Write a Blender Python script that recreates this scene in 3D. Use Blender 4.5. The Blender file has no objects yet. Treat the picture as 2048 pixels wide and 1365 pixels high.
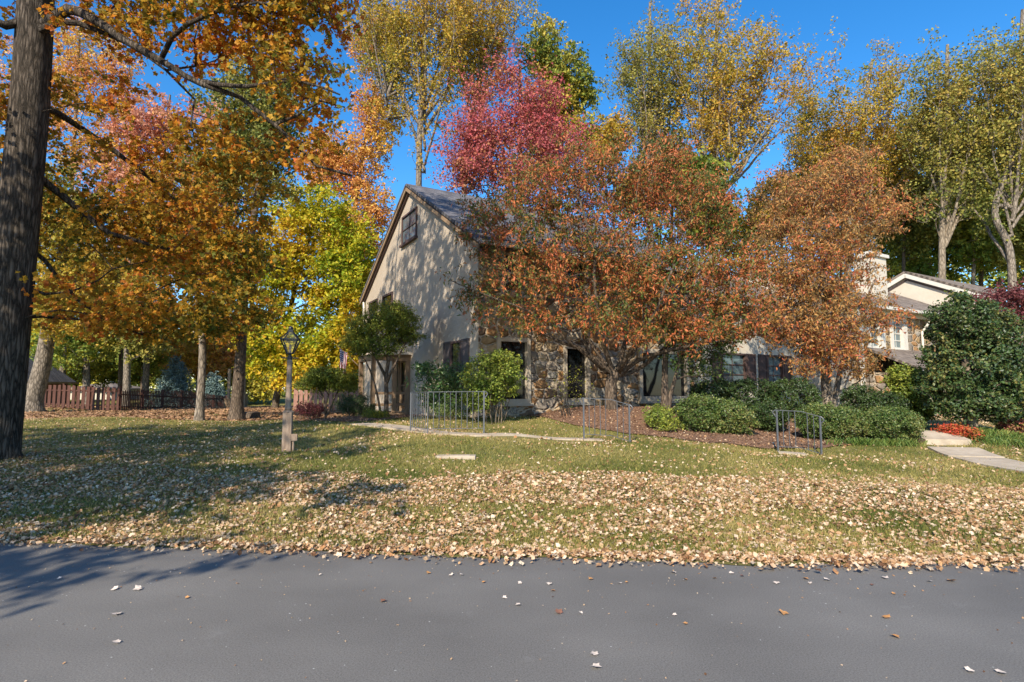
import bpy, math, random
import numpy as np
from mathutils import Vector
R = math.radians
scene = bpy.context.scene
COL = scene.collection

# ---------------------------------------------------------------- camera, sky, sun, exposure
CAM_H, PITCH = 1.6, 4.9
cam_data = bpy.data.cameras.new('camera'); cam = bpy.data.objects.new('camera', cam_data); COL.objects.link(cam)
cam.location = (0, 0, CAM_H); cam.rotation_euler = (R(90 + PITCH), 0, 0)
cam_data.sensor_width = 36; cam_data.lens = 20.0; cam_data.clip_start = 0.05; cam_data.clip_end = 2000
scene.camera = cam
SUN_EL, SUN_LEFT = 34.0, 20.0            # elevation, degrees to the left of straight behind the camera
sun_dir = Vector((-math.sin(R(SUN_LEFT)) * math.cos(R(SUN_EL)), -math.cos(R(SUN_LEFT)) * math.cos(R(SUN_EL)), math.sin(R(SUN_EL))))
world = bpy.data.worlds.new('World'); scene.world = world; world.use_nodes = True
wn = world.node_tree; bg = wn.nodes['Background']
sky = wn.nodes.new('ShaderNodeTexSky'); sky.sky_type = 'NISHITA'; sky.sun_disc = False
sky.sun_elevation = R(SUN_EL); sky.sun_rotation = math.atan2(sun_dir.x, sun_dir.y)
sky.air_density = 1.0; sky.dust_density = 0.25; sky.ozone_density = 4.0
hs = wn.nodes.new('ShaderNodeHueSaturation'); hs.inputs['Saturation'].default_value = 1.3; hs.inputs['Value'].default_value = 1.15
wn.links.new(sky.outputs[0], hs.inputs['Color']); wn.links.new(hs.outputs[0], bg.inputs[0]); bg.inputs[1].default_value = 0.15
sl = bpy.data.lights.new('sun', 'SUN'); sl.energy = 5.0; sl.angle = R(0.5); sl.color = (1, 0.91, 0.76)
so = bpy.data.objects.new('sun', sl); COL.objects.link(so); so.rotation_euler = sun_dir.to_track_quat('Z', 'Y').to_euler()
scene.view_settings.view_transform = 'Standard'; scene.view_settings.look = 'None'
scene.view_settings.exposure = 0.55; scene.view_settings.gamma = 1
cy = scene.cycles
cy.max_bounces = 5; cy.diffuse_bounces = 3; cy.glossy_bounces = 2; cy.transmission_bounces = 3; cy.transparent_max_bounces = 4
cy.caustics_reflective = False; cy.caustics_refractive = False

# ---------------------------------------------------------------- helpers
F = 2048 * 20.0 / 36.0
cp, sp = math.cos(R(PITCH)), math.sin(R(PITCH))
def at(px, py, Y):
    """point at distance Y in front of the camera, on the line of sight through a photo pixel"""
    a, b = (px - 1024) / F, (682.5 - py) / F
    k = Y / (cp - b * sp)
    return np.array((a * k, Y, CAM_H + (b * cp + sp) * k))
def pxs(Y): return Y / F                       # metres per photo pixel at distance Y
rng = np.random.default_rng(7)

EDGE = np.array([(-160, 12.), (-40, 8.2), (-12, 6.4), (-5.3, 6.1), (-1.57, 5.72), (2.13, 5.42), (4.6, 5.38), (12, 5.5), (40, 6.0), (160, 9.)])
def edge_y(X): return np.interp(X, EDGE[:, 0], EDGE[:, 1])
_g = [(577,902,11.4),(854,870,12.8),(968,868,12.9),(1167,880,13),(1257,886,12.8),(1552,905,12.8),(1637,912,12.5),(22,920,10.8),
      (400,842,22),(475,842,23),(235,823,34),(60,817,35),(450,822,48),(555,815,42),(730,850,15.5),(620,841,22),(775,835,19.5),
      (955,836,17.3),(1225,815,17.8),(1335,815,17),(1430,866,15),(1510,835,17.5),(1660,882,14.5),(1655,818,19),(1770,884,14.4),
      (1895,893,14),(1850,870,15.2),(1965,920,12),(2045,938,10.8),(1940,862,15),(2030,880,15),(200,838,20)]
GP = [at(*g) for g in _g]
for x, y, z in [(0,9,.27),(-4,9,.24),(4,9,.2),(7,9,.13),(12,9,.14),(-10,8,.2),(-18,12,.35),(-25,20,.4),(16,12,.3),(20,18,.5),(14,22,.55),
                (5,28,.7),(0,40,.9),(-10,55,1.3),(-40,60,.5),(30,40,.9),(25,25,.55),(60,60,1.2),(-80,60,.6),(0,90,1.6),(80,30,.8),(-60,25,.5)]:
    GP.append(np.array((x, y, z)))
for x in np.arange(-20, 21, 2.): GP.append(np.array((x, edge_y(x), .015)))
GP = np.array(GP)
def gz(X, Y):
    X = np.asarray(X, float); Y = np.asarray(Y, float)
    d2 = (X[..., None] - GP[:, 0]) ** 2 + (Y[..., None] - GP[:, 1]) ** 2
    w = 1 / (d2 + .25) ** 1.6
    z = (w * GP[:, 2]).sum(-1) / w.sum(-1)
    v = np.clip((Y - edge_y(X)) / 1.6, 0, 1)
    return .006 + (z - .006) * (v * v * (3 - 2 * v))
def hit(px, py, y0=5.0, y1=70.):
    """where the line of sight through a pixel meets the lawn"""
    for Y in np.arange(y0, y1, .05):
        p = at(px, py, Y)
        if p[2] <= gz(p[0], p[1]): return p
    return at(px, py, y1)
def on_ground(px, Y, dz=0.):
    x = (px - 1024) / F * Y / cp * 1.0
    x = at(px, 800, Y)[0]
    return np.array((x, Y, float(gz(x, Y)) + dz))

def mesh_np(name, verts, faces, smooth=False):
    """faces: list of (m,k) int arrays"""
    me = bpy.data.meshes.new(name)
    verts = np.ascontiguousarray(verts, np.float32)
    me.vertices.add(len(verts)); me.vertices.foreach_set('co', verts.ravel())
    tot = np.concatenate([np.full(len(f), f.shape[1], np.int32) for f in faces])
    idx = np.concatenate([np.ascontiguousarray(f, np.int32).ravel() for f in faces])
    me.loops.add(len(idx)); me.loops.foreach_set('vertex_index', idx)
    me.polygons.add(len(tot))
    st = np.zeros(len(tot), np.int32); st[1:] = np.cumsum(tot)[:-1]
    me.polygons.foreach_set('loop_start', st); me.polygons.foreach_set('loop_total', tot)
    me.polygons.foreach_set('use_smooth', np.full(len(tot), smooth, bool))
    me.update(calc_edges=True)
    return me
def link(name, me, mat=None, parent=None, loc=None):
    o = bpy.data.objects.new(name, me); COL.objects.link(o)
    if mat is not None and me is not None and len(me.materials) == 0: me.materials.append(mat)
    if parent is not None: o.parent = parent
    if loc is not None: o.location = [float(c) for c in loc]
    return o
def thing(name, label, cat, loc=(0, 0, 0), rz=0., group=None):
    o = bpy.data.objects.new(name, None); COL.objects.link(o)
    o.location = [float(c) for c in loc]; o.rotation_euler = (0, 0, rz); o.empty_display_size = .3
    o['label'] = label; o['category'] = cat
    if group: o['group'] = group
    return o
def tag(o, label, cat, group=None, kind=None):
    if label: o['label'] = label
    if cat: o['category'] = cat
    if group: o['group'] = group
    if kind: o['kind'] = kind
    return o
def copy_tree(o, parent=None):
    c = o.copy(); COL.objects.link(c)
    if parent is not None: c.parent = parent
    for ch in list(o.children): copy_tree(ch, c)
    return c
class MB:
    """collects boxes, tubes and lathes and links them as one mesh object"""
    def __init__(s): s.v = []; s.f = {}; s.n = 0
    def add(s, v, f):
        v = np.asarray(v, float).reshape(-1, 3); s.v.append(v)
        for q in f: s.f.setdefault(len(q), []).append([i + s.n for i in q])
        s.n += len(v); return s
    def box(s, a, b):
        x0, y0, z0 = a; x1, y1, z1 = b
        v = [(x0,y0,z0),(x1,y0,z0),(x1,y1,z0),(x0,y1,z0),(x0,y0,z1),(x1,y0,z1),(x1,y1,z1),(x0,y1,z1)]
        return s.add(v, [(0,3,2,1),(4,5,6,7),(0,1,5,4),(1,2,6,5),(2,3,7,6),(3,0,4,7)])
    def bar(s, p, q, w, h=None, up=(0, 0, 1)):
        p = np.array(p, float); q = np.array(q, float); d = q - p; d = d / np.linalg.norm(d); h = h or w
        u = np.array(up, float)
        if abs(d @ u) > .98: u = np.array((1., 0, 0))
        x = np.cross(d, u); x /= np.linalg.norm(x); y = np.cross(x, d)
        v = [c + sx * x * w / 2 + sy * y * h / 2 for c in (p, q) for sx, sy in ((-1,-1),(1,-1),(1,1),(-1,1))]
        return s.add(v, [(0,3,2,1),(4,5,6,7),(0,1,5,4),(1,2,6,5),(2,3,7,6),(3,0,4,7)])
    def tube(s, pts, rad, n=8, cap=True):
        v, f = tube_arrays(np.array(pts, float), np.broadcast_to(np.array(rad, float), (len(pts),)), n)
        fl = [tuple(q) for q in f]
        if cap: fl += [tuple(range(n))[::-1], tuple(range(len(v) - n, len(v)))]
        return s.add(v, fl)
    def lathe(s, prof, n=14, c=(0, 0, 0)):
        v = [(c[0] + r * math.cos(2*math.pi*k/n), c[1] + r * math.sin(2*math.pi*k/n), c[2] + z) for r, z in prof for k in range(n)]
        f = [(i*n+k, i*n+(k+1) % n, (i+1)*n+(k+1) % n, (i+1)*n+k) for i in range(len(prof)-1) for k in range(n)]
        f += [tuple(range(n))[::-1], tuple(range((len(prof)-1)*n, len(prof)*n))]
        return s.add(v, f)
    def prism(s, poly, a, b, axis):
        """extrude a 2D outline between a and b along axis 0/1"""
        n = len(poly); v = []
        for k in (a, b):
            for p, q in poly: v.append((k, p, q) if axis == 0 else (p, k, q))
        f = [tuple(range(n))[::-1], tuple(range(n, 2*n))] + [(i, (i+1) % n, n+(i+1) % n, n+i) for i in range(n)]
        return s.add(v, f)
    def quad(s, pts): return s.add(pts, [tuple(range(len(pts)))])
    def build(s, name, mat, parent=None, smooth=False, loc=None, bevel=0.):
        me = mesh_np(name, np.concatenate(s.v), [np.array(f) for f in s.f.values()], smooth)
        o = link(name, me, mat, parent, loc)
        if bevel:
            m = o.modifiers.new('bevel', 'BEVEL'); m.width = bevel; m.segments = 2; m.limit_method = 'ANGLE'
        return o
def tube_arrays(P, rad, n):
    T = np.gradient(P, axis=0); T /= np.linalg.norm(T, axis=1)[:, None] + 1e-9
    m = np.abs(T.mean(0)); ref = np.eye(3)[np.argmin(m)]
    A = np.cross(T, ref); A /= np.linalg.norm(A, axis=1)[:, None] + 1e-9
    B = np.cross(T, A)
    th = np.arange(n) * 2 * np.pi / n
    V = P[:, None] + rad[:, None, None] * (np.cos(th)[None, :, None] * A[:, None] + np.sin(th)[None, :, None] * B[:, None])
    k = len(P); i = np.arange(k - 1)[:, None] * n; j = np.arange(n)[None]; j2 = (j + 1) % n
    Fq = np.stack([i + j, i + j2, i + n + j2, i + n + j], -1).reshape(-1, 4)
    return V.reshape(-1, 3), Fq

# ---------------------------------------------------------------- materials
def mat_base(name):
    m = bpy.data.materials.new(name); m.use_nodes = True
    nt = m.node_tree; return m, nt, nt.nodes['Principled BSDF']
def N(nt, t, **kw):
    n = nt.nodes.new(t)
    for k, v in kw.items():
        if k in n.inputs: n.inputs[k].default_value = v
        else: setattr(n, k, v)
    return n
def ramp(nt, cols, pos=None, interp='LINEAR'):
    r = nt.nodes.new('ShaderNodeValToRGB'); r.color_ramp.interpolation = interp
    pos = pos or [i / max(1, len(cols) - 1) for i in range(len(cols))]
    while len(r.color_ramp.elements) < len(cols): r.color_ramp.elements.new(.5)
    for e, c, p in zip(r.color_ramp.elements, cols, pos): e.position = p; e.color = (*c, 1)
    return r
def math_n(nt, op, a, b=None, c=None):
    n = nt.nodes.new('ShaderNodeMath'); n.operation = op
    for i, x in enumerate((a, b, c)):
        if x is None: continue
        if isinstance(x, (int, float)): n.inputs[i].default_value = x
        else: nt.links.new(x, n.inputs[i])
    return n.outputs[0]
def noisy(name, cols, scale=6., rough=.8, bump=.2, stretch=(1, 1, 1), detail=6., bscale=None, bdist=.02, spec=.3, pos=None):
    m, nt, b = mat_base(name)
    tc = N(nt, 'ShaderNodeTexCoord'); mp = N(nt, 'ShaderNodeMapping'); mp.inputs['Scale'].default_value = stretch
    nt.links.new(tc.outputs['Object'], mp.inputs[0])
    nz = N(nt, 'ShaderNodeTexNoise', Scale=scale, Detail=detail, Roughness=.65)
    nt.links.new(mp.outputs[0], nz.inputs['Vector'])
    r = ramp(nt, cols, pos or [.3 + .4 * i / max(1, len(cols) - 1) for i in range(len(cols))])
    nt.links.new(nz.outputs['Fac'], r.inputs[0]); nt.links.new(r.outputs[0], b.inputs['Base Color'])
    b.inputs['Roughness'].default_value = rough; b.inputs['Specular IOR Level'].default_value = spec
    if bump:
        n2 = N(nt, 'ShaderNodeTexNoise', Scale=bscale or scale * 4, Detail=5.)
        nt.links.new(mp.outputs[0], n2.inputs['Vector'])
        bp = N(nt, 'ShaderNodeBump', Strength=bump, Distance=bdist)
        nt.links.new(n2.outputs['Fac'], bp.inputs['Height']); nt.links.new(bp.outputs[0], b.inputs['Normal'])
    return m
def leaf_mat(name, cols, nscale=.5, nw=1.0, rw=.7, trans=.35, rough=.55, spec=.25, pos=None, bias=0.):
    """leaf colours picked per leaf, drifting in patches through the crown"""
    m, nt, b = mat_base(name)
    geo = N(nt, 'ShaderNodeNewGeometry'); tc = N(nt, 'ShaderNodeTexCoord')
    nz = N(nt, 'ShaderNodeTexNoise', Scale=nscale, Detail=2.)
    nt.links.new(tc.outputs['Object'], nz.inputs['Vector'])
    a = math_n(nt, 'MULTIPLY_ADD', math_n(nt, 'SUBTRACT', nz.outputs['Fac'], .5), 2.2 * nw, .5 + bias)
    f = math_n(nt, 'MULTIPLY_ADD', math_n(nt, 'SUBTRACT', geo.outputs['Random Per Island'], .5), rw, a)
    r = ramp(nt, cols, pos); nt.links.new(f, r.inputs[0])
    # small brightness scatter from leaf to leaf
    rnd2 = math_n(nt, 'FRACT', math_n(nt, 'MULTIPLY', geo.outputs['Random Per Island'], 37.7))
    hsv = N(nt, 'ShaderNodeHueSaturation'); nt.links.new(r.outputs[0], hsv.inputs['Color'])
    nt.links.new(math_n(nt, 'MULTIPLY_ADD', rnd2, .6, .7), hsv.inputs['Value'])
    nt.links.new(hsv.outputs[0], b.inputs['Base Color'])
    b.inputs['Roughness'].default_value = rough; b.inputs['Specular IOR Level'].default_value = spec
    if trans:
        tr = N(nt, 'ShaderNodeBsdfTranslucent'); mx = N(nt, 'ShaderNodeMixShader', Fac=trans)
        nt.links.new(hsv.outputs[0], tr.inputs['Color'])
        nt.links.new(b.outputs[0], mx.inputs[1]); nt.links.new(tr.outputs[0], mx.inputs[2])
        nt.links.new(mx.outputs[0], nt.nodes['Material Output'].inputs[0])
    return m
def bark_mat(name, c0, c1, scale=9., zs=.22, bump=.8, moss=None):
    m, nt, b = mat_base(name)
    tc = N(nt, 'ShaderNodeTexCoord'); mp = N(nt, 'ShaderNodeMapping'); mp.inputs['Scale'].default_value = (1, 1, zs)
    nt.links.new(tc.outputs['Object'], mp.inputs[0])
    n1 = N(nt, 'ShaderNodeTexNoise', Scale=scale, Detail=8., Roughness=.7); nt.links.new(mp.outputs[0], n1.inputs['Vector'])
    vo = N(nt, 'ShaderNodeTexVoronoi', feature='DISTANCE_TO_EDGE', Scale=scale * 1.6)
    wv = N(nt, 'ShaderNodeVectorMath', operation='ADD'); sc = N(nt, 'ShaderNodeVectorMath', operation='SCALE'); sc.inputs['Scale'].default_value = .12
    nt.links.new(n1.outputs['Color'], sc.inputs[0]); nt.links.new(mp.outputs[0], wv.inputs[0]); nt.links.new(sc.outputs[0], wv.inputs[1])
    nt.links.new(wv.outputs[0], vo.inputs['Vector'])
    h = math_n(nt, 'ADD', math_n(nt, 'MULTIPLY', n1.outputs['Fac'], .7), math_n(nt, 'MINIMUM', math_n(nt, 'MULTIPLY', vo.outputs['Distance'], 1.6), .45))
    r = ramp(nt, [c0, [(a + b2) / 2 for a, b2 in zip(c0, c1)], c1], [.3, .55, .85]); nt.links.new(h, r.inputs[0])
    nt.links.new(r.outputs[0], b.inputs['Base Color']); b.inputs['Roughness'].default_value = .9; b.inputs['Specular IOR Level'].default_value = .15
    bp = N(nt, 'ShaderNodeBump', Strength=bump, Distance=.04); nt.links.new(h, bp.inputs['Height']); nt.links.new(bp.outputs[0], b.inputs['Normal'])
    return m
def plain(name, c, rough=.5, metal=0., spec=.5, scale=8., var=.15):
    m = noisy(name, [[x * (1 - var) for x in c], [min(1, x * (1 + var)) for x in c]], scale, rough, .06, spec=spec)
    m.node_tree.nodes['Principled BSDF'].inputs['Metallic'].default_value = metal; return m
def stone_mat():
    m, nt, b = mat_base('fieldstone')
    tc = N(nt, 'ShaderNodeTexCoord'); mp = N(nt, 'ShaderNodeMapping'); mp.inputs['Scale'].default_value = (2.3, 2.3, 3.5)
    nt.links.new(tc.outputs['Object'], mp.inputs[0])
    n0 = N(nt, 'ShaderNodeTexNoise', Scale=1.6, Detail=3.); nt.links.new(mp.outputs[0], n0.inputs['Vector'])
    sc = N(nt, 'ShaderNodeVectorMath', operation='SCALE'); sc.inputs['Scale'].default_value = .55; nt.links.new(n0.outputs['Color'], sc.inputs[0])
    ad = N(nt, 'ShaderNodeVectorMath', operation='ADD'); nt.links.new(mp.outputs[0], ad.inputs[0]); nt.links.new(sc.outputs[0], ad.inputs[1])
    v1 = N(nt, 'ShaderNodeTexVoronoi', Scale=1., Randomness=.85); v2 = N(nt, 'ShaderNodeTexVoronoi', feature='DISTANCE_TO_EDGE', Scale=1., Randomness=.85)
    for v in (v1, v2): nt.links.new(ad.outputs[0], v.inputs['Vector'])
    sep = N(nt, 'ShaderNodeSeparateColor'); nt.links.new(v1.outputs['Color'], sep.inputs[0])
    r = ramp(nt, [(.26,.15,.07),(.34,.23,.12),(.2,.13,.08),(.42,.3,.17),(.3,.27,.23),(.36,.2,.09),(.24,.2,.16),(.45,.36,.25),(.3,.17,.1)], interp='CONSTANT')
    nt.links.new(sep.outputs[0], r.inputs[0])
    n1 = N(nt, 'ShaderNodeTexNoise', Scale=9., Detail=7., Roughness=.7); nt.links.new(tc.outputs['Object'], n1.inputs['Vector'])
    mixc = N(nt, 'ShaderNodeMixRGB', blend_type='OVERLAY'); mixc.inputs[0].default_value = .75
    nt.links.new(r.outputs[0], mixc.inputs[1]); nt.links.new(n1.outputs['Fac'], mixc.inputs[2])
    edge = N(nt, 'ShaderNodeMapRange'); edge.inputs['From Min'].default_value = .03; edge.inputs['From Max'].default_value = .075
    nt.links.new(v2.outputs['Distance'], edge.inputs['Value'])
    mort = N(nt, 'ShaderNodeMixRGB'); mort.inputs[1].default_value = (.42, .34, .25, 1)
    nt.links.new(edge.outputs[0], mort.inputs[0]); nt.links.new(mixc.outputs[0], mort.inputs[2]); nt.links.new(mort.outputs[0], b.inputs['Base Color'])
    dome = N(nt, 'ShaderNodeMapRange', interpolation_type='SMOOTHSTEP'); dome.inputs['From Max'].default_value = .2
    nt.links.new(v2.outputs['Distance'], dome.inputs['Value'])
    h = math_n(nt, 'MULTIPLY_ADD', n1.outputs['Fac'], .45, dome.outputs[0])
    bp = N(nt, 'ShaderNodeBump', Strength=1., Distance=.06); nt.links.new(h, bp.inputs['Height']); nt.links.new(bp.outputs[0], b.inputs['Normal'])
    b.inputs['Roughness'].default_value = .85; b.inputs['Specular IOR Level'].default_value = .2
    return m
def shingle_mat(name, c0, c1):
    m, nt, b = mat_base(name)
    tc = N(nt, 'ShaderNodeTexCoord')
    br = N(nt, 'ShaderNodeTexBrick', Scale=1.); br.inputs['Brick Width'].default_value = .32; br.inputs['Row Height'].default_value = .135
    br.inputs['Mortar Size'].default_value = .006; br.inputs['Color1'].default_value = (*c0, 1); br.inputs['Color2'].default_value = (*c1, 1)
    br.inputs['Mortar'].default_value = (*[x * .55 for x in c0], 1)
    nt.links.new(tc.outputs['Object'], br.inputs['Vector'])
    n1 = N(nt, 'ShaderNodeTexNoise', Scale=2., Detail=6.); nt.links.new(tc.outputs['Object'], n1.inputs['Vector'])
    mx = N(nt, 'ShaderNodeMixRGB', blend_type='OVERLAY'); mx.inputs[0].default_value = .55
    nt.links.new(br.outputs[0], mx.inputs[1]); nt.links.new(n1.outputs['Fac'], mx.inputs[2]); nt.links.new(mx.outputs[0], b.inputs['Base Color'])
    bp = N(nt, 'ShaderNodeBump', Strength=.6, Distance=.012); bp.invert = True
    nt.links.new(br.outputs['Fac'], bp.inputs['Height']); nt.links.new(bp.outputs[0], b.inputs['Normal'])
    b.inputs['Roughness'].default_value = .9; b.inputs['Specular IOR Level'].default_value = .2
    return m
def glass_mat(name, c=(.01, .012, .014), ior=1.6):
    m, nt, b = mat_base(name)
    b.inputs['Base Color'].default_value = (*c, 1); b.inputs['Roughness'].default_value = .04; b.inputs['IOR'].default_value = ior
    tc = N(nt, 'ShaderNodeTexCoord'); n1 = N(nt, 'ShaderNodeTexNoise', Scale=1.2, Detail=1.)
    nt.links.new(tc.outputs['Object'], n1.inputs['Vector'])
    bp = N(nt, 'ShaderNodeBump', Strength=.08, Distance=.05); nt.links.new(n1.outputs['Fac'], bp.inputs['Height']); nt.links.new(bp.outputs[0], b.inputs['Normal'])
    return m
def lawn_mat():
    m, nt, b = mat_base('lawn')
    tc = N(nt, 'ShaderNodeTexCoord')
    n1 = N(nt, 'ShaderNodeTexNoise', Scale=.8, Detail=6., Roughness=.7); n2 = N(nt, 'ShaderNodeTexNoise', Scale=22., Detail=8., Roughness=.8)
    for n in (n1, n2): nt.links.new(tc.outputs['Object'], n.inputs['Vector'])
    f = math_n(nt, 'ADD', math_n(nt, 'MULTIPLY', n1.outputs['Fac'], .6), math_n(nt, 'MULTIPLY', n2.outputs['Fac'], .5))
    r = ramp(nt, [(.07,.085,.02),(.13,.14,.038),(.22,.19,.065),(.32,.25,.1)], [.36, .48, .58, .72]); nt.links.new(f, r.inputs[0])
    nt.links.new(r.outputs[0], b.inputs['Base Color']); b.inputs['Roughness'].default_value = .9; b.inputs['Specular IOR Level'].default_value = .1
    bp = N(nt, 'ShaderNodeBump', Strength=.9, Distance=.03); nt.links.new(n2.outputs['Fac'], bp.inputs['Height']); nt.links.new(bp.outputs[0], b.inputs['Normal'])
    return m
def asphalt_mat():
    m, nt, b = mat_base('asphalt')
    tc = N(nt, 'ShaderNodeTexCoord')
    n1 = N(nt, 'ShaderNodeTexNoise', Scale=.7, Detail=5.); n2 = N(nt, 'ShaderNodeTexNoise', Scale=95., Detail=4., Roughness=.9)
    v = N(nt, 'ShaderNodeTexVoronoi', Scale=42.)
    mp = N(nt, 'ShaderNodeMapping'); mp.inputs['Scale'].default_value = (.8, 1.1, 1); nt.links.new(tc.outputs['Object'], mp.inputs[0])
    nt.links.new(mp.outputs[0], n1.inputs['Vector'])
    for n in (n2, v): nt.links.new(tc.outputs['Object'], n.inputs['Vector'])
    r = ramp(nt, [(.13,.12,.107),(.185,.171,.152)], [.35, .7]); nt.links.new(n1.outputs['Fac'], r.inputs[0])
    ov = N(nt, 'ShaderNodeMixRGB', blend_type='OVERLAY'); ov.inputs[0].default_value = .6
    ct = N(nt, 'ShaderNodeMapRange'); ct.inputs['From Min'].default_value = .3; ct.inputs['From Max'].default_value = .7; nt.links.new(n2.outputs['Fac'], ct.inputs['Value'])
    nt.links.new(r.outputs[0], ov.inputs[1]); nt.links.new(ct.outputs[0], ov.inputs[2])
    # pale grit: a few of the cells
    sep = N(nt, 'ShaderNodeSeparateColor'); nt.links.new(v.outputs['Color'], sep.inputs[0])
    sel = math_n(nt, 'MULTIPLY', math_n(nt, 'GREATER_THAN', sep.outputs[0], .985), math_n(nt, 'LESS_THAN', v.outputs['Distance'], math_n(nt, 'MULTIPLY', sep.outputs[1], .3)))
    mx = N(nt, 'ShaderNodeMixRGB'); mx.inputs[2].default_value = (.45, .43, .4, 1)
    n3 = N(nt, 'ShaderNodeTexNoise', Scale=2.2, Detail=9., Roughness=.75); nt.links.new(tc.outputs['Object'], n3.inputs['Vector'])
    scuff = N(nt, 'ShaderNodeMapRange'); scuff.inputs['From Min'].default_value = .6; scuff.inputs['From Max'].default_value = .75; scuff.inputs['To Max'].default_value = .3; nt.links.new(n3.outputs['Fac'], scuff.inputs['Value'])
    sm = N(nt, 'ShaderNodeMixRGB'); sm.inputs[2].default_value = (.3, .29, .27, 1); nt.links.new(scuff.outputs[0], sm.inputs[0]); nt.links.new(ov.outputs[0], sm.inputs[1])
    nt.links.new(sel, mx.inputs[0]); nt.links.new(sm.outputs[0], mx.inputs[1]); nt.links.new(mx.outputs[0], b.inputs['Base Color'])
    b.inputs['Roughness'].default_value = .75; b.inputs['Specular IOR Level'].default_value = .35
    bp = N(nt, 'ShaderNodeBump', Strength=.28, Distance=.005); nt.links.new(n2.outputs['Fac'], bp.inputs['Height']); nt.links.new(bp.outputs[0], b.inputs['Normal'])
    return m

M = {}
M['lawn'] = lawn_mat(); M['asphalt'] = asphalt_mat(); M['stone'] = stone_mat()
M['mulch'] = noisy('bark mulch', [(.09,.046,.028),(.2,.11,.066),(.32,.19,.12)], 18., .95, 1., bscale=40., bdist=.04)
M['concrete'] = noisy('concrete', [(.34,.27,.195),(.44,.355,.26),(.52,.43,.32)], 3., .9, .3, bscale=60., bdist=.006)
M['stucco'] = noisy('stucco', [(.44,.355,.265),(.51,.42,.325)], 1.2, .92, .9, bscale=34., bdist=.025)
M['cream'] = noisy('cream stucco', [(.54,.47,.37),(.61,.54,.44)], 1.2, .92, .6, bscale=34., bdist=.02)
M['trim'] = noisy('tan trim paint', [(.42,.35,.26),(.5,.42,.32)], 4., .6, .1)
M['white_trim'] = noisy('off white trim paint', [(.58,.53,.45),(.65,.6,.52)], 4., .6, .1)
M['brown_trim'] = noisy('brown frame paint', [(.075,.045,.04),(.11,.07,.06)], 5., .6, .1)
M['shutter'] = noisy('shutter paint', [(.075,.062,.062),(.11,.09,.088)], 5., .65, .1)
M['roof'] = shingle_mat('grey shingles', (.1,.095,.1), (.17,.16,.165))
M['roof_brown'] = shingle_mat('brown shingles', (.16,.125,.1), (.27,.215,.175))
M['glass'] = glass_mat('window glass'); M['glass_teal'] = glass_mat('window glass with pale blinds', (.1,.14,.15))
M['fence_dark'] = noisy('dark stained boards', [(.06,.024,.017),(.095,.04,.028),(.13,.058,.04)], 3., .85, .4, (6, 6, 1))
M['fence_pink'] = noisy('faded red boards', [(.24,.12,.085),(.34,.18,.13)], 3., .85, .4, (6, 6, 1))
M['tan_wood'] = noisy('weathered tan wood', [(.22,.14,.08),(.34,.23,.14)], 3., .85, .4, (6, 6, 1))
M['post_paint'] = noisy('weathered post paint', [(.17,.115,.08),(.26,.185,.13),(.34,.25,.18)], 5., .8, .3, (4, 4, .7))
M['iron'] = plain('grey painted iron', (.095,.098,.106), .45, .2)
M['black_metal'] = plain('black metal', (.012,.014,.02), .4, .3)
M['brass'] = plain('dull brass', (.1,.075,.03), .45, .6)
M['bark_dark'] = bark_mat('furrowed dark bark', (.022,.018,.013), (.145,.115,.088), 11., .15, 1.)
M['bark_grey'] = bark_mat('grey bark', (.075,.06,.046), (.32,.26,.2), 6., .3, .7)
M['bark_pale'] = bark_mat('pale bark', (.11,.085,.06), (.33,.265,.19), 5., .3, .6)
M['bark_brown'] = bark_mat('brown bark', (.05,.036,.026), (.19,.14,.1), 9., .3, .7)
M['twig'] = bark_mat('twig bark', (.09,.07,.05), (.26,.2,.14), 9., .4, .2)
M['twig_dark'] = bark_mat('dark twig bark', (.02,.016,.013), (.08,.065,.05), 9., .4, .2)
L = {}
L['maple_gold'] = leaf_mat('golden maple leaves', [(.14,.15,.02),(.38,.25,.03),(.58,.32,.03),(.6,.23,.025),(.54,.14,.03)], .35, .9, .8, .5)
L['cherry'] = leaf_mat('russet cherry leaves', [(.07,.12,.028),(.18,.17,.04),(.32,.15,.04),(.45,.16,.05),(.56,.15,.06)], .9, .8, 1.2, .3, .45)
L['rust'] = leaf_mat('rusty brown leaves', [(.5,.13,.06),(.46,.2,.06),(.5,.27,.08),(.32,.18,.06),(.18,.13,.045)], .6, .8, 1.1, .3, .5)
L['burgundy'] = leaf_mat('burgundy leaves', [(.43,.065,.065),(.5,.13,.14),(.42,.1,.08),(.48,.21,.08)], .25, 1., .8, .3, .5)
L['tulip'] = leaf_mat('yellow tulip tree leaves', [(.2,.22,.03),(.4,.32,.04),(.55,.36,.045),(.5,.26,.045)], .12, 1.1, .8, .35)
L['tulip_green'] = leaf_mat('olive yellow leaves', [(.13,.16,.035),(.26,.25,.05),(.4,.34,.07),(.42,.28,.06)], .12, 1., .8, .35)
L['oak_green'] = leaf_mat('green and yellow leaves', [(.09,.15,.03),(.18,.23,.04),(.46,.4,.06),(.52,.32,.05)], .16, 1.4, .6, .3)
L['orange'] = leaf_mat('orange maple leaves', [(.62,.46,.06),(.68,.4,.08),(.68,.32,.09),(.62,.23,.08)], .2, 1., .7, .35)
L['pink_orange'] = leaf_mat('coral maple leaves', [(.62,.38,.08),(.66,.32,.14),(.62,.3,.21),(.6,.22,.13)], .2, 1., .7, .35)
L['yellow_green'] = leaf_mat('lemon and green leaves', [(.22,.32,.02),(.5,.47,.03),(.64,.48,.03),(.64,.36,.03)], .3, 1.1, .7, .45)
L['wood_green'] = leaf_mat('woodland leaves', [(.1,.17,.03),(.24,.29,.045),(.42,.4,.06),(.54,.42,.06)], .14, 1.3, .6, .35)
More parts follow.
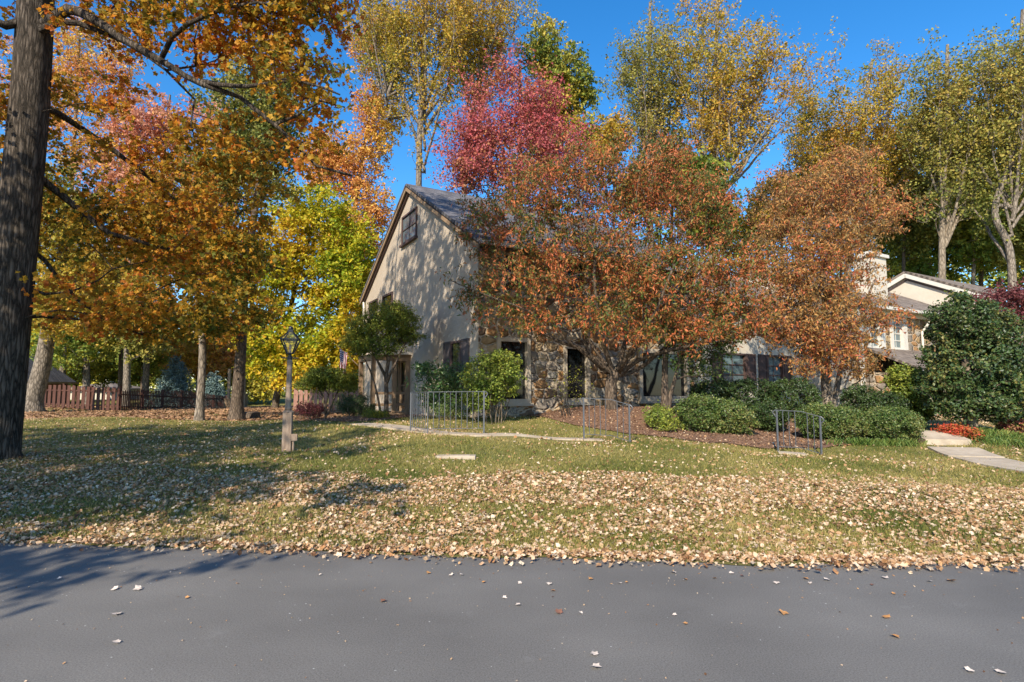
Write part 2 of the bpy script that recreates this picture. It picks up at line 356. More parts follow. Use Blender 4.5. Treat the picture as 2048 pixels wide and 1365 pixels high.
L['spruce'] = leaf_mat('blue spruce needles', [(.1,.16,.15),(.2,.28,.27)], 1., .6, .8, .1)
L['lace_green'] = leaf_mat('fine green leaves', [(.08,.12,.018),(.18,.22,.03),(.34,.3,.035)], .6, .9, .7, .35)
L['azalea'] = leaf_mat('bright azalea leaves', [(.1,.15,.02),(.2,.25,.04),(.34,.33,.05)], 1.2, .8, .8, .25, .4)
L['shrub_dark'] = leaf_mat('dark shrub leaves', [(.022,.04,.012),(.045,.08,.02),(.08,.11,.025)], 1., .7, .8, .15, .4, .4)
L['shrub_mid'] = leaf_mat('green shrub leaves', [(.04,.08,.016),(.085,.14,.03),(.15,.19,.045),(.22,.2,.06)], 1., .7, .9, .2, .4, .4)
L['rhodo'] = leaf_mat('glossy oblong leaves', [(.04,.085,.025),(.08,.15,.04),(.14,.17,.04)], 1., .6, .8, .2, .35, .5)
L['holly'] = leaf_mat('glossy holly leaves', [(.022,.045,.014),(.045,.085,.022),(.09,.125,.035),(.2,.17,.045)], 0.9, .55, .9, .12, .42, .4, pos=[0, .35, .72, 1])
L['plum'] = leaf_mat('plum maple leaves', [(.1,.025,.03),(.18,.045,.05),(.22,.08,.07)], .8, .7, .8, .3)
L['scarlet'] = leaf_mat('scarlet leaves', [(.5,.05,.03),(.55,.12,.05),(.2,.18,.03)], 1., .5, .9, .3)
L['mixed_red'] = leaf_mat('faded red flower heads and leaves', [(.2,.2,.04),(.36,.16,.1),(.42,.12,.1),(.4,.25,.15)], 2., .7, .9, .2)
L['low_yellow'] = leaf_mat('yellow green tufts', [(.1,.13,.02),(.25,.25,.03),(.45,.36,.03)], 2., .7, .8, .3)
L['litter'] = leaf_mat('dry fallen leaves', [(.16,.075,.035),(.36,.18,.075),(.5,.3,.15),(.58,.4,.24),(.69,.54,.38),(.4,.22,.11)], .8, .35, 1.1, .12, .6, .3)
L['brown_litter'] = leaf_mat('brown leaf litter', [(.13,.06,.03),(.26,.14,.07),(.36,.21,.11),(.3,.16,.07)], .3, .5, 1., .1, .6)
L['pale_leaf'] = plain('pale dry leaf', (.66,.54,.44), .6); L['orange_leaf'] = plain('orange dry leaf', (.5,.24,.08), .6); L['brown_leaf'] = plain('brown dry leaf', (.22,.1,.06), .6)
L['grass'] = leaf_mat('grass blades', [(.08,.11,.02),(.19,.19,.04),(.36,.29,.085),(.48,.37,.15)], .5, .9, .7, .3, .6)
L['strap'] = leaf_mat('strap leaves', [(.05,.1,.02),(.12,.18,.035),(.25,.24,.06)], 1.5, .6, .8, .25)

# ---------------------------------------------------------------- foliage
T_DIAMOND = (np.array([(0,-.5,0),(.33,.02,.07),(0,.5,0),(-.33,.02,.07)]), np.array([(0,1,2,3)]))
T_LANCE = (np.array([(0,0,0),(.17,.42,.05),(0,.5,0),(-.17,.42,.05),(0,1.,-.16)]), np.array([(0,1,4,2),(0,2,4,3)]))
def _maple():
    v = [(0, -.05, 0)]
    for k, (ang, ln) in enumerate([(-35,.42),(25,.56),(90,.66),(155,.56),(215,.42)]):
        a = R(ang); v.append((ln * math.cos(a), ln * math.sin(a), -.08 if k % 2 else .1))
    for ang, ln in [(-80,.24),(-5,.36),(58,.4),(122,.4),(185,.36),(260,.24)]:
        a = R(ang); v.append((ln * math.cos(a), ln * math.sin(a), .03))
    return np.array(v), np.array([(0, 6+k, 1+k, 7+k) for k in range(5)])
T_MAPLE = _maple()
T_CURL = (np.array([(0,-.5,.1),(.3,-.15,-.02),(.36,.15,.12),(0,.5,.02),(-.3,.2,.16),(-.34,-.15,0)]), np.array([(0,1,2,5),(2,3,4,5)]))
T_BLADE = (np.array([(-.1,0,0),(.1,0,0),(.03,1.,.3)]), np.array([(0,1,2)]))
def unit(a): return a / (np.linalg.norm(a, axis=-1, keepdims=True) + 1e-9)
def leaf_mesh(name, P, size, tmpl, rng, up=.5, hang=0., yaxis=None):
    n = len(P); tv, tf = tmpl
    nrm = unit(rng.normal(size=(n, 3)) + np.array((-.1, -.3, up)))
    if yaxis is None: y = rng.normal(size=(n, 3)) + np.array((0, 0, -hang))
    else: y = yaxis
    if hang or yaxis is not None:
        y = unit(y); nrm = unit(nrm - y * (nrm * y).sum(-1, keepdims=True))
    else: y = unit(y - nrm * (y * nrm).sum(-1, keepdims=True))
    x = np.cross(y, nrm)
    V = P[:, None] + size[:, None, None] * (tv[None, :, 0:1] * x[:, None] + tv[None, :, 1:2] * y[:, None] + tv[None, :, 2:3] * nrm[:, None])
    Fc = (tf[None] + (np.arange(n) * len(tv))[:, None, None]).reshape(-1, tf.shape[1])
    return mesh_np(name, V.reshape(-1, 3), [Fc])

def resample(pts, step):
    pts = np.array(pts, float); out = [pts[0]]
    n = len(pts)
    for i in range(n - 1):
        p0, p1, p2, p3 = pts[max(i-1, 0)], pts[i], pts[i+1], pts[min(i+2, n-1)]
        k = max(1, int(np.linalg.norm(p2[:3] - p1[:3]) / step))
        for t in np.arange(1, k + 1) / k:
            out.append(.5 * ((2*p1) + (-p0+p2)*t + (2*p0-5*p1+4*p2-p3)*t*t + (-p0+3*p1-3*p2+p3)*t**3))
    return np.array(out)
class Skel:
    """a branching skeleton: trunk and limbs are given, a branch is led to every leaf cluster"""
    def __init__(s): s.pos = []; s.par = []; s.rad = []; s.path = []; s.chains = []
    def _push(s, p, par, r=np.nan):
        s.pos.append(np.array(p, float)); s.par.append(par); s.rad.append(r)
        s.path.append(0 if par < 0 else s.path[par] + np.linalg.norm(s.pos[par] - s.pos[-1])); return len(s.pos) - 1
    def limb(s, pts, r0, r1, rng, step=.35, wob=.02, root=False, attach=True):
        q = resample(pts, step); k = len(q); ids = []
        par = -1
        if not root and attach and s.pos:
            par = int(np.argmin(((np.array(s.pos) - q[0]) ** 2).sum(1))); ids.append(par)
        w = np.cumsum(rng.normal(size=(k, 3)) * wob, 0); w -= np.linspace(0, 1, k)[:, None] * w[-1]
        for i in range(k):
            par = s._push(q[i] + w[i] * (i > 0), par, r0 + (r1 - r0) * (i / max(1, k-1)) ** .8); ids.append(par)
        s.chains.append(ids); return ids
    def grow(s, C, rng, asc=.5, pen=1.2, wpath=.15, step=.4, wob=.03, lift=.25, minz=None):
        P0 = np.array(s.pos)
        order = np.argsort([np.min(((P0 - c) ** 2).sum(1)) for c in C])
        s.tips = []
        for i in order:
            c = C[i]; P = np.array(s.pos); d = np.linalg.norm(P - c, axis=1)
            hd = np.hypot(P[:, 0] - c[0], P[:, 1] - c[1])
            cost = d + wpath * np.array(s.path) + pen * np.maximum(0, P[:, 2] - (c[2] - asc * hd))
            if minz is not None: cost = cost + 50 * (P[:, 2] < minz)
            j = int(np.argmin(cost)); p = P[j]; Ln = d[j]
            k = max(2, int(Ln / step) + 1); t = np.linspace(0, 1, k + 1)[1:, None]
            mid = (p + c) / 2 + np.array((0, 0, lift * Ln * .35)) + rng.normal(size=3) * Ln * .06
            q = (1-t)**2 * p + 2*t*(1-t) * mid + t*t * c
            w = np.cumsum(rng.normal(size=(k, 3)) * wob, 0); w -= t * w[-1]
            ids = [j]; par = j
            for a, b in zip(q, w): par = s._push(a + b, par); ids.append(par)
            s.chains.append(ids); s.tips.append((i, par, j))
    def finish(s, tip=.008, power=.5, rmax=None):
        n = len(s.pos); cnt = np.zeros(n); haschild = np.zeros(n, bool)
        for i in range(n - 1, -1, -1):
            if not haschild[i]: cnt[i] = max(cnt[i], 1)
            if s.par[i] >= 0: cnt[s.par[i]] += cnt[i]; haschild[s.par[i]] = True
        r = tip * cnt ** power
        fx = np.array(s.rad, float)
        for i in range(n):
            if not np.isnan(fx[i]): r[i] = fx[i]
            elif s.par[i] >= 0: r[i] = min(r[i], r[s.par[i]] * .92)
        s.r = r; return s
    def mesh(s, name, twigs=None, trunk_sides=12, flare=None, rng=None):
        V, Fs, n = [], [], 0; P = np.array(s.pos)
        for ids in s.chains:
            pts = P[ids]; rad = s.r[ids].copy()
            if s.par[ids[0]] >= 0 or len(s.chains) and ids is not s.chains[0]: rad[0] = min(rad[0], rad[1] * 1.25)
            m = rad.max(); k = trunk_sides if m > .12 else 7 if m > .05 else 5 if m > .02 else 4
            v, f = tube_arrays(pts, rad, k)
            V.append(v); Fs.append(f + n); n += len(v)
        Fs = [np.concatenate(Fs)]
        if twigs is not None and len(twigs[0]):
            A, B, r = twigs; d = unit(B - A); x = unit(np.cross(d, np.array((.3, .5, .8)))); y = np.cross(d, x)
            th = np.arange(3) * 2.094
            ring = np.cos(th)[None, :, None] * x[:, None] + np.sin(th)[None, :, None] * y[:, None]
            v = np.concatenate([A[:, None] + ring * r, B[:, None] + ring * r * .4], 1)
            q = np.array([(0,1,4,3),(1,2,5,4),(2,0,3,5)])
            f = (q[None] + (np.arange(len(A)) * 6)[:, None, None]).reshape(-1, 4) + n
            V.append(v.reshape(-1, 3)); Fs.append(f)
        return mesh_np(name, np.concatenate(V), Fs, True)
def ell(px, py, Y, rx, ry, rd, w=1.):
    """an ellipsoid of foliage, sized in photo pixels at its distance"""
    k = pxs(Y); return (at(px, py, Y), np.array((rx * k, rd, ry * k)), w)
def sample_blobs(blobs, K, rng, shell=.45, mind=0.):
    w = np.array([b[2] * np.prod(b[1]) ** .8 for b in blobs]); w /= w.sum(); out = []
    tries = 0
    while len(out) < K and tries < K * 30:
        tries += 1
        c, r, _ = blobs[rng.choice(len(blobs), p=w)]
        u = unit(rng.normal(size=3)); rr = rng.random() ** (shell)
        p = c + u * r * rr
        if mind and out and np.min(((np.array(out) - p) ** 2).sum(1)) < mind * mind: continue
        out.append(p)
    return np.array(out)
def foliage(sk, C, rng, ntwig, tlen, nleaf, leaf, tmpl, up=.5, hang=0., droop=0., flat=.7, spread=.06, twig_r=.004):
    """short leafy twigs round every cluster; returns (twigs, leaf positions, leaf sizes, twig directions)"""
    K = len(C); S = np.repeat(C, ntwig, 0) + rng.normal(size=(K * ntwig, 3)) * tlen * .25
    d = rng.normal(size=(len(S), 3)) * np.array((1, 1, flat)); d = unit(d) + np.array((0, 0, -droop))
    E = S + d * (tlen * (.5 + .8 * rng.random((len(S), 1))))
    u = (.1 + .95 * rng.random((len(S), nleaf, 1)))
    P = S[:, None] + u * (E - S)[:, None] + rng.normal(size=(len(S), nleaf, 3)) * spread
    P = P.reshape(-1, 3); sz = leaf * (.6 + .7 * rng.random(len(P)))
    return (S, E, twig_r), P, sz
def make_tree(name, label, cat, group, base, chains, blobs, K, lm, bm, seed, ntwig=4, tlen=.5, nleaf=10, leaf=.1, tmpl=T_DIAMOND, up=.5, hang=0.,
              droop=0., flat=.7, asc=.5, pen=1.2, wpath=.15, tip=.008, power=.5, shell=.45, mind=0., lift=.25, wob=.03, spread=.06, minz=None,
              extra=None, sides=12, clusters=None):
    rg = np.random.default_rng(seed); sk = Skel(); base = np.array(base, float)
    for i, (pts, r0, r1) in enumerate(chains):
        sk.limb([np.array(p) for p in pts], r0, r1, rg, root=(i == 0), wob=.0 if i == 0 else .02)
    C = sample_blobs(blobs, K, rg, shell, mind) if clusters is None else clusters(rg)
    if extra is not None: C = np.concatenate([C, extra(rg)])
    sk.grow(C, rg, asc, pen, wpath, wob=wob, lift=lift, minz=minz); sk.finish(tip, power)
    tw, P, sz = foliage(sk, C, rg, ntwig, tlen, nleaf, leaf, tmpl, up, hang, droop, flat, spread)
    me_t = sk.mesh(name + '_trunk', (tw[0] - base, tw[1] - base, tw[2]) if False else tw, sides)
    me_l = leaf_mesh(name + '_crown', P, sz, tmpl, rg, up, hang)
    for me in (me_t, me_l): me.transform(__import__('mathutils').Matrix.Translation(-Vector(base.tolist())))
    root = thing(name, label, cat, base, 0, group)
    link('trunk', me_t, bm, root); link('crown', me_l, lm, root)
    return root
def flare_trunk(px, Y, top, r0, r1, n=6, lean=0.):
    """trunk points from slightly below ground up to a point, radius flaring at the foot"""
    b = on_ground(px, Y); b[2] -= .15
    return b, np.array(top)

# ---------------------------------------------------------------- the ground
def axis(a, b, step, c, d, n):
    return np.unique(np.concatenate([np.linspace(a, b, int((b - a) / step) + 1), b + (np.linspace(0, 1, n) ** 2) * (d - b), a - (np.linspace(0, 1, n) ** 2) * (a - c)]))
def sheet(name, X, Yg, mat, dz=0., kind='structure'):
    Z = gz(X, Yg) + dz
    V = np.stack([X, Yg, Z], -1); a, b = X.shape
    i = np.arange(a - 1)[:, None] * b + np.arange(b - 1)[None]
    Fq = np.stack([i, i + b, i + b + 1, i + 1], -1).reshape(-1, 4)
    o = link(name, mesh_np(name, V.reshape(-1, 3), [Fq], True), mat); o['kind'] = kind; return o
xs = axis(-18, 18, .2, -160, 160, 26); vs = np.concatenate([np.arange(0, 24, .2), 24 + (np.linspace(0, 1, 26) ** 1.6) * 170])
Xg, Vg = np.meshgrid(xs, vs, indexing='ij')
ragged = .03 * np.sin(Xg * 2.1) + .03 * np.sin(Xg * 5.1) + .04 * np.sin(Xg * 13.7 + 1) + .03 * np.sin(Xg * 31.)
sheet('lawn', Xg, edge_y(Xg) + Vg + ragged * np.exp(-Vg * 2), M['lawn'])
mb = MB(); mb.quad([(-160, -40, 0), (160, -40, 0), (160, 16, 0), (-160, 16, 0)])
rd = mb.build('road', M['asphalt']); rd['kind'] = 'structure'
# mulch bed in front of the houses: front outline from the photo, back to the house walls
fr = [hit(*p)[:2] for p in [(585,841),(640,843),(700,846),(760,842),(830,835),(900,829),(1000,830),(1060,834),(1120,845),(1180,858),(1250,868),(1320,876),(1400,886),(1480,893),(1545,900),(1620,898),(1700,893),(1800,886)]]
fr = np.array(fr); bk = fr + (np.array([(-1.2, 5.5)] * 5 + [(.5, 5)] * 13) * np.linspace(1, 1.3, 18)[:, None])
s_ = np.linspace(0, 1, 120); q_ = np.linspace(0, 1, 18)
def lerp_line(A, s): return np.stack([np.interp(s, q_, A[:, 0]), np.interp(s, q_, A[:, 1])], -1)
A_, B_ = lerp_line(fr, s_), lerp_line(bk, s_)
wob = (.07 * np.sin(s_ * 61) + .05 * np.sin(s_ * 143 + 2))[:, None]
w_ = np.linspace(0, 1, 40)
G = (A_ + wob * np.array((0, 1)))[:, None] * (1 - w_[None, :, None]) + B_[:, None] * w_[None, :, None]
sheet('mulch_bed', G[..., 0], G[..., 1], M['mulch'], .03)
def strip(name, centre, width, mat, thick=.05, n=60, skew=None):
    c = np.array(centre); s = np.linspace(0, 1, n); k = np.linspace(0, 1, len(c))
    C_ = np.stack([np.interp(s, k, c[:, 0]), np.interp(s, k, c[:, 1])], -1)
    T = unit(np.gradient(C_, axis=0)); Nn = np.stack([-T[:, 1], T[:, 0]], -1)
    w = np.interp(s, k, np.broadcast_to(width, (len(c),)))[:, None]
    a, b = C_ - Nn * w / 2, C_ + Nn * w / 2
    za, zb = gz(a[:, 0], a[:, 1]), gz(b[:, 0], b[:, 1]); zt = np.maximum(za, zb) + thick
    V = np.concatenate([np.c_[a, zt], np.c_[b, zt], np.c_[a, za - .2], np.c_[b, zb - .2]]); i = np.arange(n - 1)
    Fq = np.concatenate([np.stack([i, i+1, n+i+1, n+i], -1)[:, ::-1], np.stack([i, i+1, 2*n+i+1, 2*n+i], -1), np.stack([n+i, n+i+1, 3*n+i+1, 3*n+i], -1)[:, ::-1]])
    e = np.array([(0, n, 3*n, 2*n), (n-1, 2*n-1, 4*n-1, 3*n-1)])
    o = link(name, mesh_np(name, V, [Fq, e]), mat); o['kind'] = 'structure'; return o
def hxy(px, py): return hit(px, py)[:2]
strip('garden_path', [hxy(715, 849), hxy(770, 853), hxy(830, 861), hxy(880, 868), hxy(960, 872), hxy(1080, 876), hxy(1205, 882)], [.75, .75, .7, .6, .45, .4, .45], M['concrete'], .025)
strip('path_slab', [hxy(1556, 908), hxy(1612, 912)], .35, M['concrete'], .04, 8)
strip('side_path', [hxy(1858, 874), hxy(1898, 892)], 1.0, M['concrete'], .12, 10)
strip('side_path', [hxy(1906, 901), hxy(1953, 919)], 1.0, M['concrete'], .05, 10)
strip('side_path', [hxy(1956, 920), hxy(2000, 931), hxy(2060, 942), hxy(2300, 985)], .95, M['concrete'], .04, 30)

# ---------------------------------------------------------------- the townhouses
CX, CY, RZ = -1.05, 17.3, R(30)
def local(t, s): return np.array((CX + t * math.cos(RZ) - s * math.sin(RZ), CY + t * math.sin(RZ) + s * math.cos(RZ), 0.))
def window(parent, O, u, n, w, h, fm, gm, fw=.09, cols=1, rows=2, proud=.05, sill=None, depth=.0):
    """O lower left corner on the wall; u along the wall, n outwards; pane set back inside a frame"""
    O, u, n = np.array(O, float), np.array(u, float), np.array(n, float); z = np.array((0, 0, 1.))
    m = MB(); off = n * (proud - depth) / 2 - n * depth / 2
    t = proud + depth if depth else proud
    def bar(a, b, ww, d, o):
        m.bar(O + u*a[0] + z*a[1] + o, O + u*b[0] + z*b[1] + o, ww if a[1] == b[1] else d, d if a[1] == b[1] else ww, up=z if a[1] == b[1] else n) if False else None
    def blk(u0, u1, z0, z1, n0, n1):
        c = [O + u*a + z*b + n*d for d in (n0, n1) for a, b in ((u0,z0),(u1,z0),(u1,z1),(u0,z1))]
        m.add(c, [(0,3,2,1),(4,5,6,7),(0,1,5,4),(1,2,6,5),(2,3,7,6),(3,0,4,7)])
    blk(0, fw, 0, h, -depth, proud); blk(w-fw, w, 0, h, -depth, proud)
    blk(fw, w-fw, 0, fw, -depth, proud); blk(fw, w-fw, h-fw, h, -depth, proud)
    for k in range(1, cols): x = fw + (w-2*fw) * k/cols; blk(x-.012, x+.012, fw, h-fw, -depth+.006, -depth + .022)
    for k in range(1, rows): y = fw + (h-2*fw) * k/rows; blk(fw, w-fw, y-.022, y+.022, -depth+.004, -depth + .032)
    f = m.build('window', fm, parent)
    g = MB(); g.quad([O + u*a + z*b + n*(-depth + .003) for a, b in ((fw,fw),(w-fw,fw),(w-fw,h-fw),(fw,h-fw))]); g.build('pane', gm, f)
    if sill:
        m = MB(); blk(-.06, w+.06, -.09, 0, -.02, proud + .07); m.build('sill', sill, f)
    return f
def wall_with_holes(x0, x1, z0, z1, holes, y=0., depth=.14):
    xs_ = sorted({x0, x1, *[h[0] for h in holes], *[h[1] for h in holes]}); zs_ = sorted({z0, z1, *[h[2] for h in holes], *[h[3] for h in holes]})
    m = MB()
    for a, b in zip(xs_, xs_[1:]):
        for c, d in zip(zs_, zs_[1:]):
            if any(h[0] <= a and b <= h[1] and h[2] <= c and d <= h[3] for h in holes): continue
            m.quad([(a,y,c),(b,y,c),(b,y,d),(a,y,d)])
    for a, b, c, d in holes:
        e = y + depth
        m.quad([(a,y,c),(a,y,d),(a,e,d),(a,e,c)]); m.quad([(b,y,d),(b,y,c),(b,e,c),(b,e,d)])
        m.quad([(a,y,c),(a,e,c),(b,e,c),(b,y,c)]); m.quad([(a,y,d),(b,y,d),(b,e,d),(a,e,d)])
    m.quad([(x0,y,z0),(x0,y,z1),(x0,y+.3,z1),(x0,y+.3,z0)]); m.quad([(x1,y,z1),(x1,y,z0),(x1,y+.3,z0),(x1,y+.3,z1)])
    return m
def slope(name, x0, x1, y0, z0, y1, z1, mat, parent, th=.1):
    """a roof slab from eave (y0,z0) to ridge (y1,z1); its own axes lie in the slope"""
    ln = math.hypot(y1 - y0, z1 - z0); m = MB(); m.box((0, 0, 0), (x1 - x0, ln, th))
    o = m.build(name, mat, parent, loc=(x0, y0, z0))
    if y1 > y0: o.rotation_euler = (math.atan2(z1 - z0, y1 - y0), 0, 0)
    else:
        o.rotation_euler = (math.atan2(z1 - z0, y0 - y1), 0, math.pi); o.location = (x1, y0, z0)
    return o
def shutter(parent, O, u, n, w, h, mat):
    m = MB(); O, u, n = np.array(O, float), np.array(u, float), np.array(n, float); z = np.array((0, 0, 1.))
    def blk(u0, u1, z0, z1, n0, n1):
        c = [O + u*a + z*b + n*d for d in (n0, n1) for a, b in ((u0,z0),(u1,z0),(u1,z1),(u0,z1))]
        m.add(c, [(0,3,2,1),(4,5,6,7),(0,1,5,4),(1,2,6,5),(2,3,7,6),(3,0,4,7)])
    s = .06; blk(0, s, 0, h, .0, .045); blk(w-s, w, 0, h, .0, .045)
    for a, b in ((0, s), (h*.5 - s/2, h*.5 + s/2), (h-s, h)): blk(s, w-s, a, b, .0, .045)
    blk(s, w-s, s, h*.5 - s/2, .0, .022); blk(s, w-s, h*.5 + s/2, h-s, .0, .022)
    return m.build('shutter', mat, parent)

EX, EN = (1, 0, 0), (0, -1, 0)      # along the street front, outwards
GX, GN = (0, -1, 0), (-1, 0, 0)     # along the gable towards the street, outwards
h1 = thing('stone_townhouse', 'end townhouse with fieldstone front, tall stucco gable and grey shingle roof', 'townhouse', (CX, CY, 0), RZ)
EAVE, RIDGE, HW, HT = 6.15, 9.78, 6.25, 9.3
holes = [(.64,1.86,1.18,3.24),(.76,1.74,4.6,6.02),(3.15,4.25,1.18,3.1),(3.2,4.2,4.6,6.02),(6.45,9.0,1.2,3.1),(6.7,7.7,4.6,6.02),(8.0,9.0,4.6,6.02)]
wall_with_holes(.03, HT, .2, EAVE + .1, holes, -.03, .16).build('stone_front', M['stone'], h1)
m = MB(); m.prism([(.0,.2),(12.5,.2),(12.5,EAVE),(HW,RIDGE),(.0,EAVE)], 0, .25, 0); m.prism([(.3,.2),(12.5,.2),(12.5,EAVE),(HW,RIDGE),(.3,EAVE)], HT - .25, HT, 0)
m.box((.25, 12.2, .2), (HT - .25, 12.5, EAVE)); m.box((.25, .32, .2), (HT - .25, .4, EAVE)); m.build('stucco_wall', M['stucco'], h1)
for a, b, c, d in holes:
    big = b - a > 2
    window(h1, (a + .002, -.03, c + .002), EX, EN, b - a - .004, d - c - .004, M['trim'], M['glass'], .13 if not big else .16, 2 if big else 1, 1 if c < 4 else 2, .06, M['trim'], .1)
rise = (RIDGE - EAVE) / HW
slope('roof', -.2, HT + .2, -.42, EAVE + .12 - .42 * rise, HW, RIDGE + .12, M['roof'], h1)
slope('roof', -.2, HT + .2, 12.92, EAVE + .12 - .42 * rise, HW, RIDGE + .12, M['roof'], h1)
m = MB()
for y0 in (-.4, 12.9): m.bar((-.17, y0, EAVE - .42 * rise - .0), (-.17, HW + (.02 if y0 < 0 else -.02), RIDGE + .0), .05, .12, up=(0, 0, 1))
m.build('rake_board', M['tan_wood'], h1)
m = MB()
for y0 in (-.4, 12.9): m.bar((-.05, y0, EAVE - .42 * rise - .11), (-.05, HW + (.02 if y0 < 0 else -.02), RIDGE - .11), .09, .06, up=(0, 0, 1))
m.build('rake_moulding', M['brown_trim'], h1)
m = MB(); m.box((-.19, -.55, EAVE - .16), (HT + .2, -.43, EAVE - .04)); m.build('gutter', M['white_trim'], h1)
m = MB(); m.box((.0, -.12, EAVE - .14), (HT, -.034, EAVE + .08)); m.box((.0, -.4, EAVE - .2), (HT, -.125, EAVE - .165)); m.build('soffit', M['brown_trim'], h1)
m = MB(); m.tube([(-.08, 12.6, EAVE - .2), (-.1, 12.45, EAVE - .5), (-.1, 12.42, .5)], .05, 8); m.build('downspout', M['white_trim'], h1)
window(h1, (0, 7.1, 7.62), GX, GN, 1.75, 1.2, M['brown_trim'], M['glass_teal'], .07, 2, 2, .06, M['brown_trim'])
window(h1, (0, 11.8, 4.6), GX, GN, 1.4, 1.25, M['brown_trim'], M['glass'], .09, 1, 2, .06, M['brown_trim'])
window(h1, (0, 9.6, 4.6), GX, GN, 1.4, 1.25, M['brown_trim'], M['glass'], .09, 1, 2, .06, M['brown_trim'])
window(h1, (0, 1.98, 1.2), GX, GN, .85, 2.0, M['brown_trim'], M['glass'], .07, 1, 2, .05, M['trim'])
shutter(h1, (-.002, 2.55, 1.2), GX, GN, .55, 2.02, M['shutter']); shutter(h1, (-.002, 1.11, 1.2), GX, GN, .55, 2.02, M['shutter'])
# side porch under the gable
m = MB(); m.box((-1.5, 5.9, .45), (-.003, 7.8, .72)); m.build('porch_floor', M['tan_wood'], h1)
o = slope('porch_roof', 5.7, 8.0, -.0, 3.02, 1.7, 3.75, M['roof'], h1, .08)
o.rotation_euler = (math.atan2(.73, 1.7), 0, -math.pi / 2); o.location = (-1.7, 8.0, 3.0)
m = MB(); m.prism([(-1.62, 2.97), (-.003, 2.97), (-.003, 3.66)], 5.75, 5.85, 1); m.build('porch_gable', M['cream'], h1)
m = MB(); m.box((-1.55, 5.88, 2.72), (-1.38, 7.8, 2.97)); m.box((-1.38, 5.88, 2.72), (-.003, 6.0, 2.95)); m.build('porch_beam', M['tan_wood'], h1)
for x, y in ((-1.46, 5.97), (-1.46, 7.7), (-.62, 5.97), (-.1, 5.97)):
    m = MB(); m.box((x - .075, y - .075, (.3 if x < -1 else .72)), (x + .075, y + .075, 2.72)); m.build('porch_post', M['tan_wood'], h1)
for z0 in (.98, 1.42):
    m = MB(); m.box((-1.38, 5.93, z0), (-.7, 6.01, z0 + .1)); m.box((-.54, 5.93, z0), (-.18, 6.01, z0 + .1)); m.build('porch_rail', M['tan_wood'], h1)
window(h1, (0, 7.75, .75), GX, GN, .6, 2.05, M['tan_wood'], M['glass'], .08, 1, 1, .06)
window(h1, (0, 7.0, .75), GX, GN, .8, 2.05, M['tan_wood'], M['glass'], .1, 1, 2, .05)

def frame(t, s): p = local(t, s); return (p[0], p[1], 0)
# stucco unit next door
h2 = thing('stucco_townhouse', 'set back cream stucco townhouse with brown shutters behind the dark hedge', 'townhouse', frame(HT + .02, .15), RZ)
W2 = 6.9
ho = [(1.75,3.25,1.75,3.1),(4.6,5.7,1.75,3.1),(1.9,3.0,3.9,5.0),(4.6,5.7,3.9,5.0)]
wall_with_holes(0, W2, .2, 5.4, ho, 0, .14).build('wall', M['cream'], h2)
m = MB(); m.box((.02, .3, .2), (W2 - .02, 10, 5.35)); m.build('wall', M['cream'], h2)
for a, b, c, d in ho:
    window(h2, (a + .002, 0, c + .002), EX, EN, b - a - .004, d - c - .004, M['white_trim'] if c > 3 else M['brown_trim'], M['glass_teal'], .07, 2, 3, .04, M['white_trim'], .1)
    for x in (a - .58, b + .03): shutter(h2, (x, -.002, c), EX, EN, .55, d - c, M['brown_trim'])
slope('roof', -.0, W2, -.4, 5.2, 5.2, 8.3, M['roof_brown'], h2); slope('roof', -.0, W2, 10.6, 5.2, 5.2, 8.3, M['roof_brown'], h2)
m = MB(); m.box((0, -.5, 5.05), (W2, -.4, 5.17)); m.build('gutter', M['white_trim'], h2)
# unit with bedroom windows over a lean-to roof
h3 = thing('hillside_townhouse', 'cream and stone townhouse with paired windows over a brown lean-to roof', 'townhouse', frame(16.2, -2.5), RZ)
W3 = 9.0; DS = 5.2
ho = [(.75,1.65,3.35,4.75),(2.55,3.5,3.35,4.75)]
wall_with_holes(0, W3, -.2, 5.05, ho, 0, .14).build('stone_front', M['stone'], h3)
m = MB(); m.prism([(.02,-.2),(10,-.2),(10,5),(5.,7.5),(.02,5.)], .003, .2, 0); m.box((.2, .3, -.2), (W3, 9.9, 5)); m.build('wall', M['cream'], h3)
for a, b, c, d in ho:
    window(h3, (a + .002, 0, c + .002), EX, EN, b - a - .004, d - c - .004, M['white_trim'], M['glass_teal'], .08, 2, 4, .05, M['white_trim'], .1)
m = MB()
for a, b, c, d in ho:
    m.box((a - .16, -.05, c - .1), (a - .01, -.004, d + .16)); m.build('trim_board', M['white_trim'], h3); m = MB(); m.box((b + .01, -.05, c - .1), (b + .28, -.004, d + .16)); m.build('trim_board', M['white_trim'], h3); m = MB()
m.box((-.05, -.06, -.2), (.2, -.004, 5.)); m.build('trim_board', M['white_trim'], h3)
m = MB(); m.box((0, -.16, 4.78), (W3, -.065, 5.05)); m.box((0, -.4, 4.98), (W3, -.165, 5.03)); m.build('frieze', M['white_trim'], h3)
slope('roof', -.3, W3, -.45, 5.0, 5., 7.65, M['roof_brown'], h3); slope('roof', -.3, W3, 10.4, 5.0, 5., 7.65, M['roof_brown'], h3)
m = MB(); m.box((-.3, -.57, 4.93), (W3 + .1, -.46, 5.06)); g3 = m.build('gutter', M['white_trim'], h3)
m = MB(); m.tube([(DS - .05, -.5, 4.95), (DS - .2, -.3, 4.5), (DS - .3, -.12, 4.2), (DS - .3, -.12, .2)], .05, 8); m.build('downspout', M['white_trim'], h3)
slope('lean_to_roof', .3, DS + .4, -2.0, 2.35, -.06, 3.25, M['roof_brown'], h3)
m = MB(); m.box((.3, -2.1, 2.24), (DS + .4, -2.01, 2.36)); m.build('fascia', M['white_trim'], h3)
m = MB(); m.box((.5, -1.8, -.2), (DS + .2, -.07, 2.3)); m.build('bay', M['stone'], h3)
